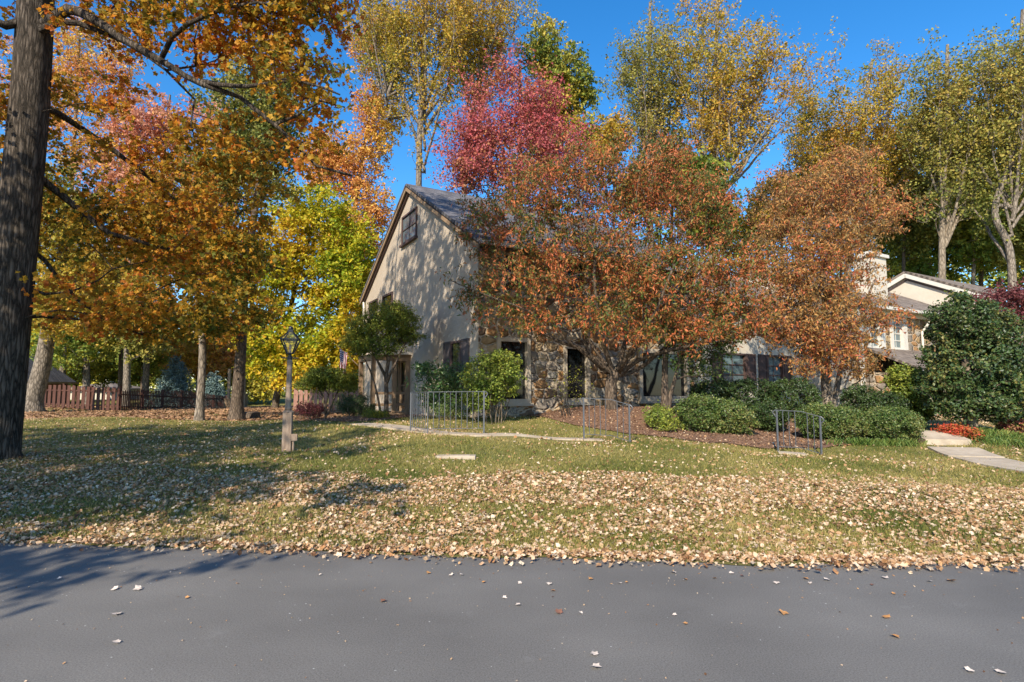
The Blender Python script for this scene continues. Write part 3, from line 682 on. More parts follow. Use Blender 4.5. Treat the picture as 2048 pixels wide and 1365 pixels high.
ch = MB(); ch.box((3.35, 1.0, 5.2), (4.45, 1.9, 7.75)); co = ch.build('chimney', M['cream'], h3)
ch = MB(); ch.box((3.25, .9, 7.75), (4.55, 2.0, 7.9)); ch.box((3.5, 1.15, 7.9), (4.3, 1.75, 8.05)); ch.build('chimney_cap', M['white_trim'], co)
# farthest unit: its cream gable end stands over the lean-to
h4 = thing('cream_gable_house', 'farthest cream house whose white trimmed gable rises above the brown roof', 'townhouse', frame(25.3, -3.9), RZ)
m = MB(); m.prism([(0,-.2),(8,-.2),(8,5.6),(3.7,7.6),(0,5.8)], 0, .2, 0); m.box((.2, .01, -.2), (9, 7.9, 5.5)); m.build('wall', M['cream'], h4)
slope('roof', -.25, 9, -.4, 5.74, 3.7, 7.75, M['roof_brown'], h4); slope('roof', -.25, 9, 8.4, 5.5, 3.7, 7.75, M['roof_brown'], h4)
m = MB()
for a, b in (((-.2, -.4, 5.62), (-.2, 3.72, 7.64)), ((-.2, 8.4, 5.4), (-.2, 3.68, 7.64))): m.bar(a, b, .06, .22)
m.build('rake_board', M['white_trim'], h4)
m = MB()
for a, b in (((-.03, -.2, 5.48), (-.03, 3.7, 7.4)), ((-.03, 8.2, 5.26), (-.03, 3.7, 7.4))): m.bar(a, b, .05, .06)
m.build('rake_moulding', M['brown_trim'], h4)
# far houses on the left
def hip_house(name, label, x0, x1, y0, y1, zb, ze, zr, wall, roof):
    h = thing(name, label, 'house', ((x0 + x1) / 2, y0, zb))
    w, d = (x1 - x0) / 2, y1 - y0
    m = MB(); m.box((-w, 0, -.5), (w, d, ze - zb)); m.build('wall', wall, h)
    e = .5; a = ze - zb; b = zr - zb; r = min(w, d / 2)
    v = [(-w-e,-e,a),(w+e,-e,a),(w+e,d+e,a),(-w-e,d+e,a),(-w+r*.9,d/2,b),(w-r*.9,d/2,b)]
    m = MB(); m.add(v, [(0,1,5,4),(2,3,4,5),(1,2,5),(3,0,4),(0,3,2,1)]); m.build('roof', roof, h)
    m = MB()
    for p, q in (((-w-e,-e-.05,a),(w+e,-e-.05,a)), ((w+e+.05,-e,a),(w+e+.05,d+e,a))): m.bar(p, q, .1, .16)
    m.build('gutter', M['tan_wood'], h); return h
p = at(110, 765, 44)
hip_house('grey_roof_house', 'low house with dark grey hipped roof behind the board fence', p[0] - 18, p[0] - 4.4, 44.5, 51, .3, 2.2, 6.2, M['fence_pink'], M['roof'])
p = at(200, 780, 66)
hc = hip_house('cupola_house', 'distant pale roofed house with a little cupola above the fence', p[0] - 4, p[0] + 1.6, 66, 72, .6, 1.7, 2.5, M['cream'], M['roof_brown'])
m = MB(); m.box((-.2, 2.6, 1.7), (.5, 3.3, 2.45)); cu = m.build('cupola', M['white_trim'], hc)
m = MB(); m.lathe([(.62, 2.45), (.05, 2.85)], 4, (.15, 2.95, 0)); m.build('cupola_roof', M['roof_brown'], cu)

# ---------------------------------------------------------------- fences and gate posts
def board_fence(name, label, A, B, h, pitch, bw, mat, posts, both=True, dog=False, post_w=.12):
    A, B = np.array(A, float), np.array(B, float); d = B - A; Ln = np.linalg.norm(d[:2]); u = np.array((d[0], d[1], 0)) / Ln; n = np.array((-u[1], u[0], 0))
    root = thing(name, label, 'fence', A)
    m = MB(); k = int(Ln / pitch); rg = np.random.default_rng(3)
    for i in range(k):
        s = (i + .5) * pitch; p = A + u * s; g = float(gz(p[0], p[1])) - A[2]; hh = h + rg.normal() * .012
        side = 1 if (i % 2 or not both) else -1
        q = u * s + n * side * -.035
        m.bar(q + (0, 0, g + .06), q + (0, 0, g + hh), bw, .02, up=n)
        if dog: m.bar(q + (0, 0, g + hh), q + (0, 0, g + hh + .05), bw * .5, .02, up=n)
    m.build('boards', mat, root)
    m = MB()
    for f in (.22, .82):
        z0 = float(gz(A[0], A[1])) - A[2] + h * f; z1 = float(gz(B[0], B[1])) - A[2] + h * f
        m.bar((0, 0, z0), u * Ln + (0, 0, z1), .03, .08)
    m.build('rails', mat, root)
    for s in np.linspace(0, Ln, posts):
        p = A + u * s; g = float(gz(p[0], p[1])) - A[2]; q = u * s + n * .08
        m = MB(); m.bar(q + (0, 0, g - .2), q + (0, 0, g + h + .06), post_w, post_w, up=n); m.bar(q + (0, 0, g + h + .06), q + (0, 0, g + h + .09), post_w + .04, post_w + .04, up=n)
        m.build('post', mat, root)
    return root
def gp(px, Y): p = on_ground(px, Y); return p
board_fence('board_fence', 'dark brown fence of wide upright boards beside the leaning trunk', gp(20, 36.5), gp(237, 34), 1.42, .2, .15, M['fence_dark'], 5)
board_fence('picket_fence', 'dark brown picket fence running from the board fence to the gate posts', gp(240, 34), gp(456, 47), 1.2, .16, .095, M['fence_dark'], 7, False, True)
board_fence('board_fence', 'short faded red board fence right of the lamp post', gp(588, 33), gp(740, 30), 1.15, .2, .17, M['fence_pink'], 3)
for px, Y, h, lab in ((457, 46, 3.4, 'slender tan wooden gate post left of the thick trunk'), (487, 43, 2.6, 'tan wooden gate post with boxed foot right of the thick trunk')):
    b = gp(px, Y); r_ = thing('gate_post', lab, 'post', b)
    m = MB(); m.box((-.09, -.09, -.2), (.09, .09, h)); m.build('post', M['tan_wood'], r_)
    m = MB(); m.box((-.22, -.22, -.2), (.22, .22, .95)); m.box((-.26, -.26, .95), (.26, .26, 1.02)); m.build('boxed_foot', M['tan_wood'], r_)

# ---------------------------------------------------------------- lamp posts
def lamp_post(name, label, b, hscale=1.):
    r_ = thing(name, label, 'lamp post', b)
    m = MB(); m.box((-.085, -.085, -.3), (.085, .085, .76)); m.lathe([(.118, .76), (.07, .81)], 4); o = m.build('square_base', M['post_paint'], r_, bevel=.008)
    m = MB(); m.lathe([(.062, .8), (.066, .83), (.066, .87), (.058, .89), (.058, .98), (.064, .99), (.064, 1.01), (.056, 1.02), (.054, 1.25), (.059, 1.26), (.059, 1.275), (.053, 1.285),
                       (.049, 1.6), (.054, 1.61), (.054, 1.625), (.048, 1.635), (.047, 1.72), (.052, 1.73), (.052, 1.76), (.046, 1.8)], 18)
    m.build('shaft', M['post_paint'], r_, True)
    z = 1.8
    m = MB(); m.lathe([(.05, z), (.05, z + .06), (.03, z + .07), (.03, z + .1), (.06, z + .11), (.07, z + .125)], 14)
    a, t = .055, .16; zb, zt = z + .125, z + .40
    for sx, sy in ((1,1),(1,-1),(-1,-1),(-1,1)):
        m.bar((sx*a, sy*a, zb), (sx*t, sy*t, zt), .018); m.bar((sx*t, sy*t, zt), (sx*.045, sy*.045, zt + .15), .018)
    for q in (((1,1),(1,-1)),((1,-1),(-1,-1)),((-1,-1),(-1,1)),((-1,1),(1,1))):
        m.bar((q[0][0]*t, q[0][1]*t, zt), (q[1][0]*t, q[1][1]*t, zt), .022); m.bar((q[0][0]*a, q[0][1]*a, zb), (q[1][0]*a, q[1][1]*a, zb), .014)
    fr_ = m.build('lantern_frame', M['black_metal'], r_)
    m = MB()
    for q in (((1,1),(1,-1)),((1,-1),(-1,-1)),((-1,-1),(-1,1)),((-1,1),(1,1))):
        m.quad([(q[0][0]*a, q[0][1]*a, zb), (q[1][0]*a, q[1][1]*a, zb), (q[1][0]*t, q[1][1]*t, zt), (q[0][0]*t, q[0][1]*t, zt)])
        m.quad([(q[0][0]*t, q[0][1]*t, zt), (q[1][0]*t, q[1][1]*t, zt), (q[1][0]*.045, q[1][1]*.045, zt+.15), (q[0][0]*.045, q[0][1]*.045, zt+.15)])
    m.build('glass_pane', M['clear_glass'], fr_)
    m = MB(); m.box((-.05, -.05, zt + .15), (.05, .05, zt + .2)); m.lathe([(.045, zt + .2), (.05, zt + .22), (.04, zt + .25), (.012, zt + .27)], 12); m.build('cap', M['black_metal'], r_)
    m = MB(); m.bar((-.16, 0, z + .035), (.16, 0, z + .035), .018); m.build('ladder_bar', M['black_metal'], r_)
    m = MB(); m.lathe([(.02, zb), (.02, zb + .08), (.01, zb + .085)], 10); m.lathe([(.01, zb + .085), (.022, zb + .11), (.02, zb + .15), (.004, zb + .175)], 12); m.build('bulb', M['post_paint'], r_, True)
    m = MB(); m.box((.088, -.1, .21), (.2, -.02, .34)); m.tube([(.125, -.06, .21), (.125, -.06, -.1)], .022, 10); m.build('junction_box', M['post_paint'], r_, bevel=.004)
    return r_
gm_, nt_, b_ = mat_base('clear lantern glass'); M['clear_glass'] = gm_
tr_ = N(nt_, 'ShaderNodeBsdfTransparent'); tr_.inputs[0].default_value = (.93, .95, .95, 1); mx_ = N(nt_, 'ShaderNodeMixShader', Fac=.07)
b_.inputs['Base Color'].default_value = (.6, .62, .6, 1); b_.inputs['Roughness'].default_value = .08
nt_.links.new(tr_.outputs[0], mx_.inputs[1]); nt_.links.new(b_.outputs[0], mx_.inputs[2]); nt_.links.new(mx_.outputs[0], nt_.nodes['Material Output'].inputs[0])
lp = lamp_post('lamp_post', 'weathered tan wooden lamp post with black framed lantern on the lawn', on_ground(577, 11.3))
lp.rotation_euler = (0, 0, R(12)); lp.scale = (1, 1, 1.0)
lamp_post('lamp_post', 'lamp post partly hidden behind the holly at the right edge', on_ground(2052, 17.2)).rotation_euler = (0, 0, R(30))

# ---------------------------------------------------------------- iron railings along the path
def railing(label, pts, h, curls, legs):
    """pts: ground points of the posts/bends; legs: which of them carry a post down to the ground"""
    P = [np.array(p, float) for p in pts]; b = P[0].copy(); root = thing('iron_railing', label, 'railing', b, group=None)
    Q = [p - b for p in P]
    m = MB()
    for i, q in enumerate(Q):
        if legs[i]: m.bar(q + (0, 0, -.1), q + (0, 0, h), .034 if legs[i] == 1 else .02, up=(0, 1, 0)); m.build('post', M['iron'], root); m = MB()
    top = MB(); low = MB(); bal = MB()
    for (q, r_) in zip(Q, Q[1:]):
        top.bar(q + (0, 0, h), r_ + (0, 0, h), .038, .014); low.bar(q + (0, 0, .13), r_ + (0, 0, .13), .022, .012)
        n = max(2, round(np.linalg.norm(r_ - q) / .13))
        for k in range(1, n):
            p = q + (r_ - q) * k / n
            if k % 2: bal.bar(p + (0, 0, .13), p + (0, 0, h), .014)
            else:
                zz = np.linspace(.13, h, 40); tw_ = np.stack([p[0] + .004*np.cos(zz*55), p[1] + .004*np.sin(zz*55), p[2] + zz], -1); bal.tube(tw_, .008, 5)
    for end in curls:
        q, o_ = (Q[0], Q[1]) if end == 0 else (Q[-1], Q[-2]); d = q - o_; d = d / np.linalg.norm(d); pts_ = []
        for k in range(13):
            a = k / 12
            off = .09 * math.sin(min(1, a * 1.6) * math.pi / 2 * 1.0) if a < .45 else .09 - .07 * (a - .45) / .55
            zz = h - .0 - .17 * max(0, a - .12) ** 1.1
            pts_.append(q + d * off + np.array((0, 0, zz)))
        top.tube(pts_, .012, 6)
    top.build('top_rail', M['iron'], root); low.build('bottom_rail', M['iron'], root); bal.build('balusters', M['iron'], root)
    return root
def gpt(px, Y, dz=0): p = on_ground(px, Y); return p
railing('long grey iron railing with a corner turn beside the porch path', [gpt(822, 13.7), gpt(856, 12.85), gpt(968, 12.9)], .95, (1,), (1, 2, 1))
railing('short grey iron railing in front of the russet tree', [gpt(1167, 13.0), gpt(1222, 12.95), gpt(1258, 12.75) - (0, 0, .1)], .94, (0, 1), (1, 0, 1))
railing('short grey iron railing beside the round clipped shrubs', [gpt(1552, 12.8), gpt(1600, 12.7), gpt(1638, 12.45) - (0, 0, .09)], .93, (0, 1), (1, 0, 1))
b = hit(912, 915); r_ = thing('utility_cover', 'flat pale concrete utility cover set in the lawn', 'cover', b)
m = MB(); m.box((-.36, -.14, -.08), (.36, .14, .035)); m.build('slab', M['concrete'], r_, bevel=.01)
m = MB(); m.box((-.26, -.09, .036), (.26, .09, .042)); m.build('lid', M['concrete'], r_)
b = hit(500, 838); r_ = thing('tree_stump', 'low weathered stump beside the thick trunk', 'stump', b)
m = MB(); m.lathe([(.5, -.1), (.42, .08), (.38, .26), (.3, .3)], 11); m.build('stump', M['bark_brown'], r_)
# flag hanging by the porch
gz_p = at(690, 700, 25.5); r_ = thing('flag', 'red and white striped flag with blue canton hanging by the porch', 'flag', gz_p)
fm, nt, bb = mat_base('flag cloth'); uv = N(nt, 'ShaderNodeUVMap'); sx = N(nt, 'ShaderNodeSeparateXYZ'); nt.links.new(uv.outputs[0], sx.inputs[0])
st = math_n(nt, 'GREATER_THAN', math_n(nt, 'FRACT', math_n(nt, 'MULTIPLY', sx.outputs[1], 6.5)), .5)
cs = N(nt, 'ShaderNodeMixRGB'); cs.inputs[1].default_value = (.42, .02, .04, 1); cs.inputs[2].default_value = (.75, .73, .72, 1); nt.links.new(st, cs.inputs[0])
can = math_n(nt, 'MULTIPLY', math_n(nt, 'LESS_THAN', sx.outputs[0], .4), math_n(nt, 'GREATER_THAN', sx.outputs[1], .46))
dx = math_n(nt, 'SUBTRACT', math_n(nt, 'FRACT', math_n(nt, 'MULTIPLY', sx.outputs[0], 15.)), .5); dy = math_n(nt, 'SUBTRACT', math_n(nt, 'FRACT', math_n(nt, 'MULTIPLY', sx.outputs[1], 9.3)), .5)
dd = math_n(nt, 'ADD', math_n(nt, 'MULTIPLY', dx, dx), math_n(nt, 'MULTIPLY', dy, dy))
cc = N(nt, 'ShaderNodeMixRGB'); cc.inputs[1].default_value = (.03, .04, .16, 1); cc.inputs[2].default_value = (.75, .73, .72, 1); nt.links.new(math_n(nt, 'LESS_THAN', dd, .07), cc.inputs[0])
ce = N(nt, 'ShaderNodeMixRGB'); nt.links.new(can, ce.inputs[0]); nt.links.new(cs.outputs[0], ce.inputs[1]); nt.links.new(cc.outputs[0], ce.inputs[2]); nt.links.new(ce.outputs[0], bb.inputs['Base Color'])
nu, nv = 28, 18; V = []; UV = []
for i in range(nu):
    for j in range(nv):
        u, v = i / (nu - 1), j / (nv - 1)      # u along the stripes (down the hanging cloth), v across
        V.append((.12 - .36 * v * (1 - .35 * u) - .12 * u, .07 * math.sin(v * 13 + u * 3) * (.4 + u), -.15 + .35 * v * .55 - 1.35 * u)); UV.append((u, v))
fq = np.array([(i*nv+j, (i+1)*nv+j, (i+1)*nv+j+1, i*nv+j+1) for i in range(nu-1) for j in range(nv-1)])
me = mesh_np('flag_cloth', np.array(V), [fq], True); ul = me.uv_layers.new(name='UVMap'); ul.data.foreach_set('uv', np.array([UV[i] for i in fq.ravel()], np.float32).ravel())
link('cloth', me, fm, r_)
m = MB(); m.tube([(.17, .02, -.3), (-.38, 0, .22)], .018, 8); m.tube([(.17, .02, -.3), (.7, .04, -.8)], .018, 8); m.build('pole', M['tan_wood'], r_)

# ---------------------------------------------------------------- trees
def P3(*a): return [at(*q) for q in a]
def trunk_to(px, Y, pts, r0, r1, flare=1.5, Yend=None):
    """trunk through photo points, its foot flared into the ground"""
    b = on_ground(px, Y); b[2] -= .2; f = b + (0, 0, .35)
    return (([b, f] + [at(*q) for q in pts]), r0, r1), b
def base_of(px, Y): return on_ground(px, Y)
def flare(root, h, k):
    """widen the foot of the first trunk part"""
    me = [c for c in root.children if c.name.startswith('trunk')][0].data
    n = len(me.vertices); co = np.zeros(n * 3, np.float32); me.vertices.foreach_get('co', co); co = co.reshape(-1, 3)
    z = co[:, 2]; ang = np.arctan2(co[:, 1], co[:, 0]); near = (z < h) & (np.hypot(co[:, 0], co[:, 1]) < 2.)
    f = 1 + np.where(near, (k + .45 * k * np.sin(ang * 5 + 1)) * np.clip(1 - z / h, 0, 1.3) ** 2.2, 0)
    co[:, :2] *= f[:, None]; me.vertices.foreach_set('co', co.ravel()); me.update()

# the big maple at the left edge
ch = [trunk_to(-14, 10.8, [(-4,840,10.8),(20,600,10.8),(41,400,10.8),(60,200,10.8),(70,40,10.8),(82,-180,10.7),(98,-420,10.6)], .385, .26)[0],
      (P3((84,52,10.7),(138,24,10.3),(200,52,9.9),(300,112,9.6),(400,163,9.4),(480,190,9.4),(530,232,9.4),(590,290,9.4),(632,332,9.5),(705,352,9.7)), .105, .02),
      (P3((84,60,10.6),(125,42,10.2),(190,56,10.1),(260,88,10.0),(330,135,10.1),(390,200,10.4)), .075, .02),
      (P3((320,122,9.6),(350,75,9.3),(420,30,9.1),(520,10,9.0),(640,25,9.0)), .05, .015),
      (P3((405,164,9.4),(500,175,9.1),(590,165,9.0),(680,190,9.0)), .05, .015),
      (P3((545,250,9.4),(590,230,9.5),(640,200,9.6),(690,215,9.7)), .035, .012),
      (P3((45,330,10.9),(110,385,11.3),(165,428,11.6),(215,466,11.8),(268,480,12.0),(350,500,12.3)), .085, .03),
      (P3((38,570,10.9),(90,590,11.0),(140,584,11.2),(195,562,11.4),(225,538,11.6)), .035, .012),
      (P3((38,480,11),(90,520,11.6),(160,600,12.0),(230,650,12.3),(330,680,12.6)), .05, .015),
      (P3((55,200,11),(150,250,12.3),(260,330,13),(380,430,13.4),(500,520,13.6),(570,540,13.7)), .08, .02),
      (P3((60,40,10.8),(10,52,10.4),(-60,20,10.2),(-160,40,10.2)), .1, .03),
      (P3((42,420,10.8),(0,330,10.6),(-80,260,10.4)), .06, .02),
      (P3((80,-150,10.6),(220,-190,9.6),(400,-170,9.0),(600,-120,8.8)), .1, .03),
      (P3((90,-300,10.6),(150,-420,11.5),(300,-520,12.5)), .1, .03),
      (P3((90,-250,10.6),(-60,-350,11),(-300,-380,11)), .1, .03),
      (P3((40,640,10.8),(0,620,10.5),(-60,640,10.3)), .04, .015)]
bl = [ell(210,600,11.6,150,55,1.4,1.2), ell(430,600,12.6,110,75,1.5,1.3), ell(320,640,12.4,120,42,1.2,1.2), ell(320,470,12.6,170,90,1.6,.95), ell(500,500,12.9,75,85,1.3,1.),
      ell(600,140,9.5,105,115,1.3,1.3), ell(430,50,9.6,170,70,1.6,1.35), ell(620,20,9.4,100,60,1.3,1.3), ell(640,290,9.7,60,55,.9,1.), ell(210,30,10.3,100,60,1.5,1.1),
      ell(0,230,11,55,220,1.5,.9), ell(150,420,12.2,110,110,1.6,.9), ell(470,320,11.2,120,80,1.6,.75), ell(300,270,11.8,130,110,1.6,.55), ell(120,220,12,70,120,1.5,.5),
      ell(240,-210,10.4,360,160,3,.4), ell(-260,50,11,170,380,3,.2), ell(560,-180,9.4,160,110,2,.7),
      (np.array((-8.5,11.5,13)), np.array((5.5,3.,3.6)), .8), (np.array((-4.6,9.8,10.2)), np.array((2.4,1.8,2.4)), 1.5)]
big = make_tree('golden_maple', 'big golden maple with thick dark furrowed trunk at the left edge', 'tree', None, base_of(-14, 10.8), ch, bl, 1300, L['maple_gold'], M['bark_dark'], 11,
          ntwig=5, tlen=.42, nleaf=11, leaf=.1, tmpl=T_MAPLE, up=.45, droop=.25, flat=.55, asc=-.1, pen=.7, tip=.006, power=.5, shell=.4, lift=.3, spread=.05, sides=28)
flare(big, .8, .4)

# russet flowering cherry in front of the stone front
b = base_of(1222, 17.0)
ch = [([b - (0,0,.15), b + (0,0,.3), at(1222,765,17.0), at(1232,742,17.0)], .21, .16),
      (P3((1228,752,17),(1195,722,16.8),(1165,700,16.6),(1130,690,16.3),(1070,660,15.8)), 0.087, .025), (P3((1215,745,17),(1180,715,17.2),(1165,660,17.3),(1120,560,17.3),(1085,480,17.2)), 0.081, .025),
      (P3((1225,745,17),(1205,690,16.6),(1190,600,16.0),(1185,500,15.6),(1160,400,15.4)), 0.081, .025), (P3((1235,748,17),(1250,690,17.3),(1270,600,17.6),(1265,480,17.8),(1270,360,17.8)), 0.081, .025),
      (P3((1240,750,17),(1275,722,16.6),(1320,708,16.2),(1380,690,15.9),(1450,682,15.8)), 0.093, .025), (P3((1240,745,17),(1275,690,17.0),(1330,640,17.0),(1400,560,17.2),(1450,470,17.2)), 0.081, .025),
      (P3((1236,748,17),(1262,705,16.2),(1300,650,15.4),(1340,560,15.0),(1370,470,15.0)), 0.068, .025), (P3((1205,735,16.9),(1150,690,16.3),(1080,630,15.6),(980,590,15.1),(900,560,14.9)), .045, .012),
      (P3((1245,750,17),(1290,730,17.2),(1340,690,17.4),(1420,640,17.6),(1500,600,17.6)), .075, .02), (P3((1222,750,17),(1200,720,17.6),(1150,640,18),(1060,540,17.9),(960,430,17.4)), .06, .02)]
bl = [ell(1000,450,16.2,90,75,1.5,1.), ell(1120,380,16.6,120,85,2.2,1.), ell(1260,360,16.8,130,85,2.2,1.), ell(1380,420,16.8,110,95,2.2,1.), ell(1450,550,16.6,75,100,1.8,1.1),
      ell(1050,560,15.8,90,90,1.4,.85), ell(1200,500,16.2,170,100,2.4,.9), ell(1330,580,16.0,130,90,2.0,1.1), ell(1250,620,15.6,120,45,1.4,.9), ell(1420,650,15.9,80,40,1.2,1.1),
      ell(900,560,15.,40,16,.4,2.2), ell(960,600,15.2,45,50,.6,1.3), ell(1330,310,17,60,40,1.,.9), ell(1080,640,15.7,90,40,.9,.9), ell(1330,660,15.4,110,40,1.2,.9), ell(1480,630,16.2,60,60,1.3,.9), ell(955,425,16.6,55,38,1.,1.1), ell(1220,650,15.2,90,28,.8,.7)]
make_tree('cherry_tree', 'spreading russet and green cherry tree with many stems before the stone front', 'tree', None, b, ch, bl, 1080, L['cherry'], M['bark_brown'], 21,
          ntwig=5, tlen=.36, nleaf=12, leaf=.118, tmpl=T_LANCE, up=.3, hang=.9, droop=.1, asc=.1, pen=.5, tip=.006, power=.5, shell=.42, mind=.22, spread=.05)
# rusty second one
b = base_of(1655, 19.0)
ch = [([b - (0,0,.15), b + (0,0,.4), at(1652,770,19), at(1650,740,19)], .2, .13), (P3((1665,812,19),(1672,780,19.2),(1690,720,19.4),(1720,640,19.6),(1750,560,19.6)), .1, .03),
      (P3((1655,745,19),(1640,660,18.8),(1650,540,18.6),(1665,400,18.6)), .13, .03), (P3((1652,750,19),(1620,690,18.6),(1560,620,18.2),(1530,540,18.2)), .11, .03), (P3((1658,790,19),(1700,775,18.6),(1750,740,18.3)), .03, .01),
      (P3((1650,740,19),(1690,670,18.3),(1740,640,17.9),(1810,645,17.8)), .045, .012), (P3((1655,700,19),(1690,560,19.2),(1720,430,19.4),(1730,340,19.4)), .1, .03)]
bl = [ell(1580,520,18.6,80,110,1.8,1.), ell(1670,420,18.8,100,110,2.,1.), ell(1655,540,18.8,80,90,2.,1.), ell(1640,640,18.4,110,80,1.8,1.), ell(1760,640,18.2,65,22,.9,.45), ell(1685,720,18.2,70,38,1.2,1.),
      ell(1765,450,18.8,50,28,1.,.7), ell(1690,330,19,60,50,1.2,.8), ell(1560,400,19,60,70,1.5,.7), ell(1800,420,19,40,20,.6,.8), ell(1620,730,18.2,60,30,.8,.8), ell(1790,590,18.4,50,16,.5,.8), ell(1560,640,18.2,70,60,1.4,.9), ell(1660,680,18.,80,40,1.3,.9)]
make_tree('cherry_tree', 'rusty brown leaved tree with twin pale stems rising from the hedge', 'tree', None, b, ch, bl, 820, L['rust'], M['bark_grey'], 22,
          ntwig=5, tlen=.38, nleaf=12, leaf=.12, tmpl=T_LANCE, up=.3, hang=.9, asc=.4, pen=.8, tip=.006, shell=.42, mind=.24, spread=.05)
# slender green tree by the picture window
b = base_of(1330, 16.6)
ch = [([b - (0,0,.15), b + (0,0,.4), at(1330,740,16.6), at(1333,690,16.7), at(1340,600,16.8)], .12, .05), (P3((1338,815,16.6),(1350,760,16.6),(1362,710,16.5),(1390,670,16.4)), .07, .03)]
bl = [ell(1400,720,16.8,55,45,.9,1.), ell(1350,660,17,50,40,.8,.7), ell(1440,680,17,50,35,.8,.9), ell(1345,722,16.4,18,12,.3,1.)]
make_tree('young_tree', 'small green leaved tree with slim tan stems by the picture window', 'tree', None, b, ch, bl, 110, L['shrub_mid'], M['bark_brown'], 23,
          ntwig=4, tlen=.28, nleaf=12, leaf=.075, up=.5, asc=.3, tip=.006, shell=.5, spread=.05)
# laceleaf maple beside the porch
b = base_of(773, 19.5)
ch = [([b - (0,0,.15), b + (0,0,.3), at(773,790,19.5), at(772,755,19.5), at(778,715,19.4)], .1, .06), (P3((772,755,19.5),(755,720,19.3),(735,690,19.2)), .06, .02), (P3((774,765,19.5),(795,720,19.3),(815,680,19.2)), .06, .02),
      (P3((762,830,19.6),(750,770,19.6),(730,720,19.7)), .05, .02), (P3((776,730,19.5),(780,680,19.6),(785,640,19.6)), .05, .02)]
bl = [ell(740,660,19.4,50,30,.8,1.), ell(800,640,19.4,42,30,.8,1.), ell(770,625,19.5,40,22,.7,1.), ell(815,672,19.3,32,18,.6,1.), ell(715,690,19.3,32,28,.6,1.), ell(765,690,19.2,50,22,.6,.6)]
make_tree('laceleaf_maple', 'small green cloud shaped maple standing beside the porch', 'tree', None, b, ch, bl, 380, L['lace_green'], M['bark_brown'], 24,
          ntwig=5, tlen=.22, nleaf=13, leaf=.085, tmpl=T_LANCE, up=.6, flat=.3, droop=.1, asc=.3, tip=.004, shell=.5, spread=.04)
b = base_of(652, 21.5)
ch = [([b - (0,0,.15), b + (0,0,.2), at(648,800,21.5), at(635,770,21.5)], .05, .03), (P3((655,830,21.5),(668,795,21.6),(685,765,21.6)), .045, .02), (P3((650,825,21.5),(655,790,21.4),(660,762,21.3)), .04, .02)]
bl = [ell(655,755,21.5,55,14,1.,1.), ell(625,768,21.5,32,14,.7,1.), ell(690,770,21.6,30,14,.7,1.), ell(655,742,21.5,35,8,.7,1.)]
make_tree('laceleaf_maple', 'low umbrella shaped green maple between lamp post and porch', 'tree', None, b, ch, bl, 230, L['lace_green'], M['bark_brown'], 25,
          ntwig=5, tlen=.2, nleaf=12, leaf=.085, tmpl=T_LANCE, up=.6, flat=.3, droop=.15, asc=.3, tip=.004, shell=.5, spread=.04)
# holly and plum maple on the right
b = base_of(1938, 15.2)
ch = [([b - (0,0,.15), b + (0,0,.5), at(1934,780,15.2), at(1930,700,15.2), at(1925,610,15.2)], .17, .04)]
bl = [ell(1945,740,15.2,88,85,1.15,1.), ell(1925,650,15.2,58,55,.85,1.), ell(2000,765,15.2,72,65,1.,1.), ell(1905,780,15.1,52,55,.8,1.), ell(1915,605,15.2,25,28,.4,.9), ell(1985,680,15.3,58,50,.9,1.), ell(1950,810,15.,78,32,1.,.8)]
make_tree('holly_tree', 'big dense dark green holly standing by the side path', 'tree', None, b, ch, bl, 800, L['holly'], M['bark_pale'], 26,
          ntwig=4, tlen=.2, nleaf=15, leaf=.085, up=.5, asc=.2, tip=.006, shell=.25, spread=.05)
b = base_of(2035, 23)
ch = [([b - (0,0,.15), b + (0,0,.5), at(2032,720,23), at(2030,640,23)], .14, .06)]
bl = [ell(2020,620,23,60,45,1.3,1.), ell(2080,600,23,70,50,1.4,1.), ell(1985,595,23,38,20,.7,.9), ell(2030,670,22.6,50,30,1.,.8)]
make_tree('plum_maple', 'plum red maple behind the holly at the right edge', 'tree', None, b, ch, bl, 200, L['plum'], M['bark_brown'], 27, ntwig=4, tlen=.35, nleaf=14, leaf=.1, up=.5, flat=.4, asc=.2, shell=.4)

# ---- the wood behind: each tree its own crown
def vase(px, Y, py0, py1, rx, K, seed, lean=0., rd=None, nl=12):
    """rising limbs fanned round a trunk and the leaf clusters along them (photo pixels at its distance)"""
    rg = np.random.default_rng(seed); out = []; limbs = []
    for i in range(nl):
        a = 2 * math.pi * (i + rg.random() * .6) / nl; reach = (.3 + .7 * rg.random() ** .6); top = .5 + .5 * (1 - .5 * reach ** 2) * rg.random() ** .35; start = .04 + .36 * rg.random()
        line = []
        for t in np.linspace(0, 1, 7):
            h = start + (top - start) * t; rr = rx * reach * t ** .8 * (1 + .08 * rg.normal())
            p = at(px + lean * h + rr * math.cos(a), py0 + (py1 - py0) * h, Y); p[1] += rr * math.sin(a) * pxs(Y) * (rd or 1.); line.append(p)
        limbs.append((line, .085 + .05 * rg.random(), .018)); line = np.array(line)
        for t in .2 + .8 * rg.random(int(K / nl)) ** .7:
            k = min(5, int(t * 6)); f = t * 6 - k; p = line[k] * (1 - f) + line[k + 1] * f
            out.append(p + rg.normal(size=3) * np.array((.42, .42, .5)) * (.5 + .8 * t))
    return np.array(out), limbs
